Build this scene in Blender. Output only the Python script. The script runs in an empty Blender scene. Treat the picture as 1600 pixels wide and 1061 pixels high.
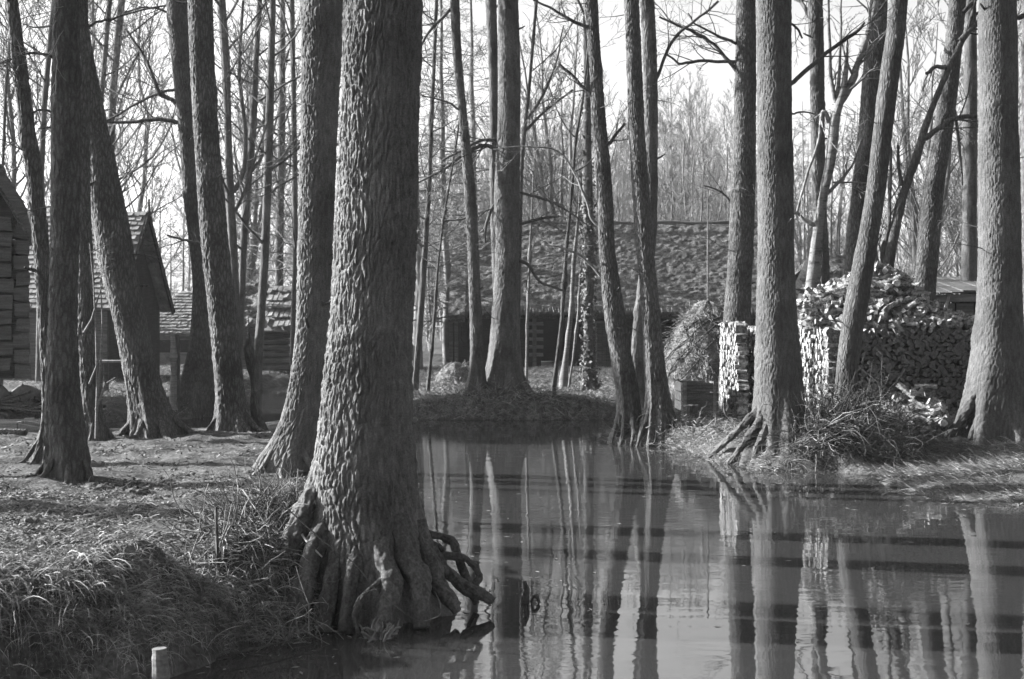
import bpy, math, random
import numpy as np
from mathutils import Vector

# ------------------------------------------------------------------ camera, sky, sun
SC = bpy.context.scene
F = 2222.2            # focal length in photo pixels
CZ = 2.0              # camera height above the water
cam_d = bpy.data.cameras.new('camera'); cam = bpy.data.objects.new('camera', cam_d)
SC.collection.objects.link(cam); SC.camera = cam
cam_d.lens = 50; cam_d.sensor_width = 36; cam_d.shift_y = -30.5/1600
cam_d.clip_start = 0.1; cam_d.clip_end = 3000
cam.location = (0, 0, CZ); cam.rotation_euler = (math.radians(90), 0, 0)
cam_d.dof.use_dof = True; cam_d.dof.focus_distance = 13.0; cam_d.dof.aperture_fstop = 5.0

SUN_EL = math.radians(22); SUN_AZ = math.radians(-77)
sdir = Vector((math.sin(SUN_AZ)*math.cos(SUN_EL), math.cos(SUN_AZ)*math.cos(SUN_EL), math.sin(SUN_EL)))
W = bpy.data.worlds.new('World'); SC.world = W; W.use_nodes = True
nt = W.node_tree; nt.nodes.clear()
sk = nt.nodes.new('ShaderNodeTexSky'); sk.sky_type = 'NISHITA'; sk.sun_disc = False
sk.sun_elevation = SUN_EL; sk.sun_rotation = SUN_AZ % (2*math.pi); sk.air_density = 1.0; sk.dust_density = 3.0
bw = nt.nodes.new('ShaderNodeSeparateColor'); bg = nt.nodes.new('ShaderNodeBackground'); wo = nt.nodes.new('ShaderNodeOutputWorld')
nt.links.new(sk.outputs[0], bw.inputs[0]); nt.links.new(bw.outputs[0], bg.inputs[0]); nt.links.new(bg.outputs[0], wo.inputs[0])
bg.inputs[1].default_value = 0.095
sl = bpy.data.lights.new('sun', 'SUN'); sl.energy = 5.0; sl.angle = math.radians(0.5); sl.color = (1, 1, 1)
so = bpy.data.objects.new('sun', sl); SC.collection.objects.link(so); so.location = (-30, 8, 25)
so.rotation_euler = sdir.to_track_quat('Z', 'Y').to_euler()
SC.view_settings.view_transform = 'Standard'; SC.view_settings.look = 'None'
SC.view_settings.exposure = 2.3; SC.view_settings.gamma = 1.0
SC.cycles.max_bounces = 5; SC.cycles.diffuse_bounces = 2; SC.cycles.glossy_bounces = 3
SC.cycles.transparent_max_bounces = 4; SC.cycles.volume_bounces = 0
SC.cycles.caustics_reflective = False; SC.cycles.caustics_refractive = False
SC.cycles.use_adaptive_sampling = True

# ------------------------------------------------------------------ helpers
COL = SC.collection
rng = np.random.default_rng(7); random.seed(7)
def X(px, d): return (px-800)*d/F
def PT(px, py, d): return np.array([(px-800)*d/F, d, CZ+(500-py)*d/F])
def WL(px, py):
    d = CZ*F/(py-500); return (X(px, d), d)

def _h(ix, iy, iz, s):
    h = (ix.astype(np.int64)*374761393 + iy.astype(np.int64)*668265263 + iz.astype(np.int64)*2147483647 + s*1274126177) & 0xffffffff
    h = ((h ^ (h >> 13))*1274126177) & 0xffffffff
    h = ((h ^ (h >> 16))*2246822519) & 0xffffffff
    return ((h ^ (h >> 15)) & 0xffffff)/float(0xffffff)
def vn(x, y, z=0.0, s=0):
    x, y, z = np.broadcast_arrays(np.asarray(x, float), np.asarray(y, float), np.asarray(z, float))
    ix, iy, iz = np.floor(x), np.floor(y), np.floor(z)
    fx, fy, fz = x-ix, y-iy, z-iz
    fx = fx*fx*(3-2*fx); fy = fy*fy*(3-2*fy); fz = fz*fz*(3-2*fz)
    r = 0
    for a in (0, 1):
        for b in (0, 1):
            for c in (0, 1):
                r = r + _h(ix+a, iy+b, iz+c, s)*(fx if a else 1-fx)*(fy if b else 1-fy)*(fz if c else 1-fz)
    return r*2-1
def fbm(x, y, z=0.0, s=0, o=3):
    r = 0; a = 1
    for k in range(o): r = r + a*vn(np.asarray(x)*2**k, np.asarray(y)*2**k, np.asarray(z)*2**k, s+k); a *= .5
    return r
def worley(u, v, ncol, s, nb=(-2, -1, 0, 1, 2)):
    """u in cell units, periodic in ncol; returns F2-F1"""
    iu = np.floor(u); iv = np.floor(v)
    f1 = np.full(u.shape, 9.); f2 = np.full(u.shape, 9.); hid = np.zeros(u.shape); du = np.zeros(u.shape)
    for a in (-1, 0, 1):
        for b in nb:
            cu = iu+a; cv = iv+b; cm = np.mod(cu, ncol)
            pu = cu+.5+.30*(_h(cm, cm*0, cm*0, s)-.5)+.34*(_h(cm, cv, cv*0, s)-.5); pv = cv+.5+.75*(_h(cm, cv, cv*0+1, s)-.5)+_h(cm, cm*0, cm*0+3, s)-.5
            dd = np.hypot(u-pu, (v-pv)*.62)
            m = dd < f1
            f2 = np.where(m, f1, np.minimum(f2, dd)); f1 = np.where(m, dd, f1)
            hid = np.where(m, _h(cm, cv, cv*0+2, s), hid); du = np.where(m, u-pu, du)
    return f2-f1, hid, du

class MB:
    def __init__(self): self.v = []; self.q = []; self.t = []; self.qm = []; self.tm = []; self.n = 0
    def add(self, v, q=None, t=None, mi=0):
        v = np.asarray(v, float).reshape(-1, 3); 
        if q is not None and len(q):
            q = np.asarray(q, np.int64).reshape(-1, 4)+self.n; self.q.append(q); self.qm.append(np.full(len(q), mi))
        if t is not None and len(t):
            t = np.asarray(t, np.int64).reshape(-1, 3)+self.n; self.t.append(t); self.tm.append(np.full(len(t), mi))
        self.v.append(v); self.n += len(v)
    def grid(self, P, wrap=False, mi=0):
        """P (n,m,3)"""
        n, m = P.shape[:2]; i = np.arange(n*m).reshape(n, m)
        if wrap: i = np.concatenate([i, i[:, :1]], 1)
        q = np.stack([i[:-1, :-1], i[:-1, 1:], i[1:, 1:], i[1:, :-1]], -1).reshape(-1, 4)
        self.add(P.reshape(-1, 3), q, mi=mi)
    def tube(self, pts, rad, k=4, mi=0, cap=False, ph=0.0):
        pts = np.asarray(pts, float); n = len(pts); rad = np.broadcast_to(np.asarray(rad, float), (n,))
        T = np.empty_like(pts); T[1:-1] = pts[2:]-pts[:-2] if n > 2 else 0; T[0] = pts[1]-pts[0]; T[-1] = pts[-1]-pts[-2]
        T /= np.linalg.norm(T, axis=1)[:, None]+1e-9
        m = T.mean(0); ref = np.array([0, 0, 1.]) if abs(m[2]) < .7*np.linalg.norm(m) else np.array([1., 0, 0])
        A = np.cross(T, ref); A /= np.linalg.norm(A, axis=1)[:, None]+1e-9; B = np.cross(T, A)
        a = np.arange(k)*2*math.pi/k+ph
        P = pts[:, None]+rad[:, None, None]*(np.cos(a)[None, :, None]*A[:, None]+np.sin(a)[None, :, None]*B[:, None])
        b0 = self.n
        self.grid(P, True, mi)
        if cap:
            for e, o in ((0, 0), (n-1, (n-1)*k)):
                c = P[e].mean(0)
                tt = [[k, (j+1) % k, j] if e == 0 else [k, j, (j+1) % k] for j in range(k)]
                self.add(np.vstack([P[e], c]), t=tt, mi=cap-1 if cap > 1 else mi)
    def box(self, c, s, rz=0.0, ry=0.0, rx=0.0, mi=0, jit=0.0):
        c = np.asarray(c, float); s = np.asarray(s, float)/2
        v = np.array([[x, y, z] for x in (-1, 1) for y in (-1, 1) for z in (-1, 1)], float)*s
        if jit: v += rng.uniform(-jit, jit, v.shape)
        R = np.eye(3)
        for ax, an in ((0, rx), (1, ry), (2, rz)):
            if an:
                ca, sa = math.cos(an), math.sin(an)
                M = [np.array([[1, 0, 0], [0, ca, -sa], [0, sa, ca]]), np.array([[ca, 0, sa], [0, 1, 0], [-sa, 0, ca]]), np.array([[ca, -sa, 0], [sa, ca, 0], [0, 0, 1]])][ax]
                R = M@R
        self.add(v@R.T+c, [[0, 1, 3, 2], [4, 6, 7, 5], [0, 4, 5, 1], [2, 3, 7, 6], [0, 2, 6, 4], [1, 5, 7, 3]], mi=mi)
    def quadface(self, a, b, c, d, mi=0): self.add([a, b, c, d], [[0, 1, 2, 3]], mi=mi)
    def slab(self, a, b, c, d, th, mi=0):
        """a,b,c,d corners; thickness along the normal downwards"""
        a, b, c, d = [np.asarray(p, float) for p in (a, b, c, d)]
        n = np.cross(b-a, d-a); n /= np.linalg.norm(n); 
        if n[2] < 0: n = -n
        v = [a, b, c, d]+[p-n*th for p in (a, b, c, d)]
        self.add(v, [[0, 1, 2, 3], [7, 6, 5, 4], [0, 4, 5, 1], [1, 5, 6, 2], [2, 6, 7, 3], [3, 7, 4, 0]], mi=mi)
    def build(self, name, mats, parent=None, origin=None, smooth=True, link=True):
        if not isinstance(mats, (list, tuple)): mats = [mats]
        v = np.concatenate(self.v) if self.v else np.zeros((0, 3))
        if origin is None: origin = tuple(parent.location) if parent else (0, 0, 0)
        v = v-np.asarray(origin, float)
        q = np.concatenate(self.q) if self.q else np.zeros((0, 4), np.int64)
        t = np.concatenate(self.t) if self.t else np.zeros((0, 3), np.int64)
        me = bpy.data.meshes.new(name)
        me.vertices.add(len(v)); me.vertices.foreach_set('co', v.astype(np.float32).ravel())
        me.loops.add(q.size+t.size); me.loops.foreach_set('vertex_index', np.concatenate([q.ravel(), t.ravel()]).astype(np.int32))
        me.polygons.add(len(q)+len(t))
        ls = np.concatenate([np.arange(len(q))*4, q.size+np.arange(len(t))*3]).astype(np.int32)
        me.polygons.foreach_set('loop_start', ls)
        mi = np.concatenate(self.qm+self.tm).astype(np.int32) if (self.qm or self.tm) else np.zeros(0, np.int32)
        if self.qm or self.tm:
            mi = np.concatenate([np.concatenate(self.qm) if self.qm else np.zeros(0), np.concatenate(self.tm) if self.tm else np.zeros(0)]).astype(np.int32)
        me.update(calc_edges=True)
        me.polygons.foreach_set('material_index', mi)
        me.polygons.foreach_set('use_smooth', np.full(len(q)+len(t), smooth))
        for m in mats: me.materials.append(m)
        me.update()
        o = bpy.data.objects.new(name, me)
        if parent: o.parent = parent
        else: o.location = origin
        if link: COL.objects.link(o)
        return o
def tag(o, label=None, cat=None, group=None, kind=None):
    if label: o['label'] = label
    if cat: o['category'] = cat
    if group: o['group'] = group
    if kind: o['kind'] = kind
    return o
def thing(name, loc, label, cat, group=None):
    o = bpy.data.objects.new(name, None); COL.objects.link(o); o.location = tuple(float(c) for c in loc); o.empty_display_size = .2
    return tag(o, label, cat, group)

# ------------------------------------------------------------------ materials (all grey: the photograph is black and white)
def _mat(name):
    m = bpy.data.materials.new(name); m.use_nodes = True; n = m.node_tree.nodes; b = n['Principled BSDF']
    return m, n, m.node_tree.links, b
def g(v): return (v, v, v, 1)
def surf(name, lo, hi, scale=(8, 8, 8), detail=6, rough=.9, bump=.3, bdist=.01, p0=.35, p1=.65, kind='noise', fine=0, fineamt=.25, spec=.2, coord='Object', blot=.2):
    """two-tone procedural surface with a bump of the same pattern"""
    m, n, l, b = _mat(name)
    tc = n.new('ShaderNodeTexCoord'); mp = n.new('ShaderNodeMapping'); l.new(tc.outputs[coord], mp.inputs[0]); mp.inputs['Scale'].default_value = scale
    if kind == 'voro':
        t = n.new('ShaderNodeTexVoronoi'); t.feature = 'DISTANCE_TO_EDGE'; t.inputs['Scale'].default_value = 1
        nz = n.new('ShaderNodeTexNoise'); nz.inputs['Scale'].default_value = 1.6; nz.inputs['Detail'].default_value = 3
        mx = n.new('ShaderNodeMixRGB'); mx.blend_type = 'LINEAR_LIGHT'; mx.inputs[0].default_value = .35
        l.new(mp.outputs[0], nz.inputs[0]); l.new(mp.outputs[0], mx.inputs[1]); l.new(nz.outputs['Color'], mx.inputs[2]); l.new(mx.outputs[0], t.inputs['Vector'])
        out = t.outputs['Distance']
    else:
        t = n.new('ShaderNodeTexNoise'); t.inputs['Scale'].default_value = 1; t.inputs['Detail'].default_value = detail; t.inputs['Roughness'].default_value = .62
        l.new(mp.outputs[0], t.inputs[0]); out = t.outputs['Fac']
    cr = n.new('ShaderNodeValToRGB'); cr.color_ramp.elements[0].position = p0; cr.color_ramp.elements[1].position = p1
    cr.color_ramp.elements[0].color = g(lo); cr.color_ramp.elements[1].color = g(hi); l.new(out, cr.inputs[0])
    colr = cr.outputs[0]
    # broad blotches and fine grain, so that no surface is of one flat tone
    n2 = n.new('ShaderNodeTexNoise'); n2.inputs['Scale'].default_value = fine or 60; n2.inputs['Detail'].default_value = 4; l.new(tc.outputs[coord], n2.inputs[0])
    mr = n.new('ShaderNodeMapRange'); mr.inputs[1].default_value = .3; mr.inputs[2].default_value = .7; mr.inputs[3].default_value = 1-fineamt; mr.inputs[4].default_value = 1+fineamt
    l.new(n2.outputs['Fac'], mr.inputs[0])
    n3 = n.new('ShaderNodeTexNoise'); n3.inputs['Scale'].default_value = 1.7; n3.inputs['Detail'].default_value = 4; l.new(tc.outputs[coord], n3.inputs[0])
    mr3 = n.new('ShaderNodeMapRange'); mr3.inputs[1].default_value = .3; mr3.inputs[2].default_value = .7; mr3.inputs[3].default_value = 1-blot*1.15; mr3.inputs[4].default_value = 1+blot
    l.new(n3.outputs['Fac'], mr3.inputs[0])
    mu = n.new('ShaderNodeMath'); mu.operation = 'MULTIPLY'; l.new(mr.outputs[0], mu.inputs[0]); l.new(mr3.outputs[0], mu.inputs[1])
    vm = n.new('ShaderNodeVectorMath'); vm.operation = 'SCALE'; l.new(colr, vm.inputs[0]); l.new(mu.outputs[0], vm.inputs['Scale'])
    l.new(vm.outputs[0], b.inputs['Base Color'])
    if bump:
        ad = n.new('ShaderNodeMath'); ad.operation = 'MULTIPLY_ADD'; l.new(n2.outputs['Fac'], ad.inputs[0]); ad.inputs[1].default_value = .35
        l.new(cr.outputs[0] if kind == 'voro' else out, ad.inputs[2])
        if kind == 'voro':
            cr2 = n.new('ShaderNodeMapRange'); cr2.inputs[1].default_value = 0; cr2.inputs[2].default_value = .28; l.new(out, cr2.inputs[0]); l.new(cr2.outputs[0], ad.inputs[2])
        bp = n.new('ShaderNodeBump'); bp.inputs['Strength'].default_value = bump; bp.inputs['Distance'].default_value = bdist
        l.new(ad.outputs[0], bp.inputs['Height']); l.new(bp.outputs[0], b.inputs['Normal'])
    b.inputs['Roughness'].default_value = rough; b.inputs['Specular IOR Level'].default_value = spec
    return m
M = {}
M['bark_big'] = surf('bark_big', 0.061, 0.107, (30, 30, 7), bump=.5, bdist=.006, fine=90, fineamt=.3, blot=.36)
M['bark_mid'] = surf('bark_mid', 0.038, 0.072, (30, 30, 7), bump=.6, bdist=.008, fine=80, fineamt=.35, blot=.36)
M['bark_root'] = surf('bark_root', 0.034, 0.075, (26, 26, 14), bump=.9, bdist=.012, fine=60, fineamt=.4, blot=.36)
M['bark'] = surf('bark', 0.042, 0.087, (26, 26, 6.5), bump=.8, bdist=.012, kind='voro', p0=.02, p1=.3, fine=70, blot=.36)
M['bark_dark'] = surf('bark_dark', 0.039, 0.069, (22, 22, 6), bump=.8, bdist=.012, kind='voro', p0=.02, p1=.3, fine=70, blot=.36)
M['bark_far'] = surf('bark_far', 0.044, 0.081, (14, 14, 3), bump=.7, bdist=.02, fine=30, blot=.36)
M['bark_birch'] = surf('bark_birch', 0.048, 0.120, (5, 5, 13), bump=.5, bdist=.01, p0=.38, p1=.5)
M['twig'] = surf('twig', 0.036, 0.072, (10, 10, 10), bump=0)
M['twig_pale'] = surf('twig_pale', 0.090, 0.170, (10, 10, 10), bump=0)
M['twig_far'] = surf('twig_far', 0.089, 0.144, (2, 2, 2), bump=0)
M['soil'] = surf('soil', 0.029, 0.077, (5, 5, 5), detail=10, bump=1, bdist=.05, fine=38, fineamt=.45, p0=.38, p1=.62)
M['litter'] = surf('litter', 0.05, 0.19, (9, 9, 9), bump=0)
M['grass_dry'] = surf('grass_dry', 0.060, 0.262, (9, 9, 9), detail=8, bump=0, p0=.4, p1=.66)
M['straw_pale'] = surf('straw_pale', 0.086, 0.345, (9, 9, 9), detail=8, bump=0, p0=.38, p1=.62)
M['grass_dark'] = surf('grass_dark', 0.042, 0.156, (9, 9, 9), detail=8, bump=0, p0=.4, p1=.66)
M['straw'] = surf('straw', 0.064, 0.160, (7, 7, 7), detail=10, bump=1, bdist=.05, fine=40, fineamt=.5)
M['thatch'] = surf('thatch', 0.048, 0.110, (7, 7, 16), detail=12, bump=1, bdist=.05, fine=26, fineamt=.5, p0=.38, p1=.62)
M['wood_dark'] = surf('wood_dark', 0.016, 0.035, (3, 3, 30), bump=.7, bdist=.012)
M['wood_log'] = surf('wood_log', 0.041, 0.094, (2, 3, 26), bump=.8, bdist=.02, fine=50)
M['wood_grey'] = surf('wood_grey', 0.080, 0.160, (2, 3, 26), bump=.6, bdist=.01)
M['wood_pale'] = surf('wood_pale', 0.144, 0.270, (12, 12, 12), bump=.4, bdist=.01)
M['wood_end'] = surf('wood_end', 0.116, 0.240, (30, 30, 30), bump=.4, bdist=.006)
M['wood_side'] = surf('wood_side', 0.059, 0.254, (14, 14, 14), bump=.6, bdist=.01, p0=.42, p1=.6)
M['shingle'] = surf('shingle', 0.109, 0.208, (5, 5, 5), bump=.5, bdist=.01)
M['plaster'] = surf('plaster', 0.070, 0.140, (4, 4, 4), bump=.5, bdist=.02)
M['stone'] = surf('stone', 0.063, 0.126, (4, 4, 4), bump=.8, bdist=.03)
M['black'] = surf('black', 0.012, 0.030, (4, 4, 4), bump=0)
M['ivy'] = surf('ivy', 0.029, 0.108, (20, 20, 20), bump=0, rough=.6, spec=.2)

def water_mat():
    m, n, l, b = _mat('water'); n.remove(b); out = n['Material Output']
    tc = n.new('ShaderNodeTexCoord')
    def nz(sc, det, scale=1):
        mp = n.new('ShaderNodeMapping'); mp.inputs['Scale'].default_value = sc; l.new(tc.outputs['Object'], mp.inputs[0])
        t = n.new('ShaderNodeTexNoise'); t.inputs['Scale'].default_value = scale; t.inputs['Detail'].default_value = det; l.new(mp.outputs[0], t.inputs[0]); return t
    a = nz((1.2, 2.4, 1), 2); c = nz((5, 11, 1), 3)
    # wind patches: where the fine ripple is strong
    w = nz((.25, .55, 1), 2); wr = n.new('ShaderNodeMapRange'); wr.inputs[1].default_value = .42; wr.inputs[2].default_value = .66; wr.inputs[3].default_value = .12; wr.inputs[4].default_value = 1.0; l.new(w.outputs['Fac'], wr.inputs[0])
    mu = n.new('ShaderNodeMath'); mu.operation = 'MULTIPLY'; l.new(c.outputs['Fac'], mu.inputs[0]); l.new(wr.outputs[0], mu.inputs[1])
    b1 = n.new('ShaderNodeBump'); b1.inputs['Strength'].default_value = 1; b1.inputs['Distance'].default_value = .0028; l.new(a.outputs['Fac'], b1.inputs['Height'])
    b2 = n.new('ShaderNodeBump'); b2.inputs['Strength'].default_value = 1; b2.inputs['Distance'].default_value = .0012; l.new(mu.outputs[0], b2.inputs['Height']); l.new(b1.outputs[0], b2.inputs['Normal'])
    df = n.new('ShaderNodeBsdfDiffuse'); df.inputs[0].default_value = g(.026)
    gl = n.new('ShaderNodeBsdfGlossy'); gl.inputs['Roughness'].default_value = .02; gl.inputs[0].default_value = g(.95); l.new(b2.outputs[0], gl.inputs['Normal'])
    fr = n.new('ShaderNodeFresnel'); fr.inputs['IOR'].default_value = 2.7; l.new(b1.outputs[0], fr.inputs['Normal'])
    mx = n.new('ShaderNodeMixShader'); l.new(fr.outputs[0], mx.inputs[0]); l.new(df.outputs[0], mx.inputs[1]); l.new(gl.outputs[0], mx.inputs[2]); l.new(mx.outputs[0], out.inputs['Surface'])
    return m
M['water'] = water_mat()

# ------------------------------------------------------------------ terrain and water
WPOLY = [(-40, 6), (-14, 6), (-5, 7.0), WL(0, 1092), WL(100, 1080), WL(230, 1062), WL(300, 1038), WL(400, 1008), WL(470, 988), WL(560, 968), WL(690, 948), WL(716, 930), WL(690, 905),
         (-.95, 12.2), (-1.15, 13.6), (-1.6, 16), (-2.1, 18), (-2.9, 19.4), (-4.2, 19.9), (-5.6, 19.9), (-7.4, 19.4), (-14, 18.8), (-60, 18),
         (-60, 27), (-14, 26.3), (-9.5, 26.0), (-8.2, 26.8), (-7.7, 28.4), (-6.4, 28.9), (-5.8, 30.5), (-6.2, 33), (-7.6, 42), (-6.6, 45.6), (-5.2, 46), (-4.4, 44), (-3.1, 36), (-2.6, 30.5), (-2.1, 28.8),
         (0, 28.4), (1.4, 28.6), (2.1, 29.0), (2.0, 26), (1.62, 24.4), WL(955, 690), WL(968, 695), WL(1010, 697), WL(1060, 700), WL(1125, 722), WL(1170, 731), WL(1210, 737), WL(1300, 738), WL(1365, 743), WL(1400, 760), WL(1450, 775), WL(1520, 784), WL(1600, 792), (7.5, 15.1), (13, 14.6), (60, 14), (60, -60), (-40, -60)]
_wp = np.array(WPOLY)
def sdf(x, y):
    x = np.asarray(x, float); y = np.asarray(y, float); best = np.full(np.broadcast(x, y).shape, 1e9); ins = np.zeros(best.shape, bool)
    for i in range(len(_wp)):
        ax, ay = _wp[i]; bx, by = _wp[(i+1) % len(_wp)]
        ex, ey = bx-ax, by-ay; t = np.clip(((x-ax)*ex+(y-ay)*ey)/(ex*ex+ey*ey), 0, 1)
        best = np.minimum(best, np.hypot(x-ax-t*ex, y-ay-t*ey))
        c = ((ay > y) != (by > y)); xx = ax+(y-ay)*(bx-ax)/((by-ay) if by != ay else 1e-9)
        ins ^= c & (x < xx)
    return np.where(ins, -best, best)
def sstep(a, b, t): t = np.clip((t-a)/(b-a), 0, 1); return t*t*(3-2*t)
def ground(x, y):
    x = np.asarray(x, float); y = np.asarray(y, float)
    sd = sdf(x, y)+.10*vn(x*2.2, y*2.2, 0, 3)+.04*vn(x*7, y*7, 0, 4)
    islet = sstep(1, -1.5, x)*sstep(22, 20, y)
    right = sstep(4.4, 5.4, x)*sstep(20.5, 18.5, y)
    w = .55+.15*islet+3.6*right; H = .34+.17*islet-.02*right
    H = H+.0015*np.clip(y-60, 0, 400)
    t = np.clip(sd/w, 0, 1)
    z = H*(1-(1-t)**2.0)
    z = np.where(sd < 0, -.7*np.clip(-sd/1.5, 0, 1), z)
    k = np.clip(sd/.35, .0, 1)
    z = z+k*(.055*vn(x*.7, y*.7, 0, 5)+.030*vn(x*2.3, y*2.3, 0, 6)+.018*vn(x*6, y*6, 0, 7)+.012*vn(x*15, y*15, 0, 8))
    eb = np.exp(-((sd-.55)/.5)**2)*islet*(y < 13)
    z = z+eb*(.10*vn(x*2.9, y*2.9, 0, 15)+.05*vn(x*5.3, y*5.3, 0, 16))
    # mound with the twin stems on the far bank, raised root foot of the near tree
    z = z+.30*np.exp(-((x+.25)**2/1.1+(y-29.6)**2/.5))*(sd > 0)
    return z
def axis(lo, f0, f1, hi, st):
    a = list(np.arange(f0, f1, st)); s = st; v = f1
    up = []
    while v < hi: up.append(v); s *= 1.18; v += s
    up.append(hi); s = st; v = f0-st; dn = []
    while v > lo: dn.append(v); s *= 1.18; v -= s
    dn.append(lo)
    return np.array(dn[::-1]+a+up)
gx = axis(-700, -9.5, 9.5, 700, .06); gy = axis(-100, 6.6, 24, 900, .06)
GX, GY = np.meshgrid(gx, gy); GZ = ground(GX, GY)
mb = MB(); mb.grid(np.stack([GX, GY, GZ], -1))
tag(mb.build('ground', M['soil']), kind='structure')
mb = MB(); mb.quadface((-300, -100, 0), (300, -100, 0), (300, 120, 0), (-300, 120, 0))
tag(mb.build('water', M['water']), kind='structure')
GS = sdf(GX, GY)
def lookup(A, x, y):
    x = np.asarray(x, float); y = np.asarray(y, float)
    i = np.clip(np.searchsorted(gx, x)-1, 0, len(gx)-2); j = np.clip(np.searchsorted(gy, y)-1, 0, len(gy)-2)
    u = (x-gx[i])/(gx[i+1]-gx[i]); v = (y-gy[j])/(gy[j+1]-gy[j])
    return (A[j, i]*(1-u)+A[j, i+1]*u)*(1-v)+(A[j+1, i]*(1-u)+A[j+1, i+1]*u)*v
def ground(x, y): return lookup(GZ, x, y)
def sdf(x, y): return lookup(GS, x, y)
def gz(x, y): return float(lookup(GZ, x, y))

# ------------------------------------------------------------------ trees
def unit(v): v = np.asarray(v, float); return v/(np.linalg.norm(v)+1e-9)
def grow(mb, p, d, L, r, depth, R, up=.06, wig=.18, nch=5, k=3, rmin=.004, spread=.75, seg=None, ratio=.55, mi=0, drop=0.0, first=.25):
    n = seg or max(3, int(L/.35)+2) if depth > 0 else 3
    n = min(n, 9)
    pts = [np.asarray(p, float)]; dd = unit(d)
    for i in range(n):
        dd = unit(dd+R.normal(0, wig, 3)*(.5 if i == 0 else 1)+np.array([0, 0, up-drop])); pts.append(pts[-1]+dd*L/n)
    pts = np.array(pts); rad = r*(1-np.linspace(0, 1, n+1)*.75); rad = np.maximum(rad, rmin)
    mb.tube(pts, rad, k if r > .02 else 3, mi)
    if depth <= 0: return
    for c in range(nch):
        t = first+(1-first)*(c+R.uniform(0, 1))/nch; i = min(int(t*n), n-1); f = t*n-i
        q = pts[i]*(1-f)+pts[i+1]*f; ax = unit(pts[i+1]-pts[i]); s = unit(np.cross(ax, R.normal(0, 1, 3)))
        a = spread*R.uniform(.7, 1.25); nd = ax*math.cos(a)+s*math.sin(a)
        grow(mb, q, nd, L*ratio*R.uniform(.6, 1.15)*(1-.35*t), max(r*(1-.6*t)*.55, rmin), depth-1, R, up, wig, max(3, nch-1), 3, rmin, spread, None, ratio, mi, drop, first)

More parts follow.
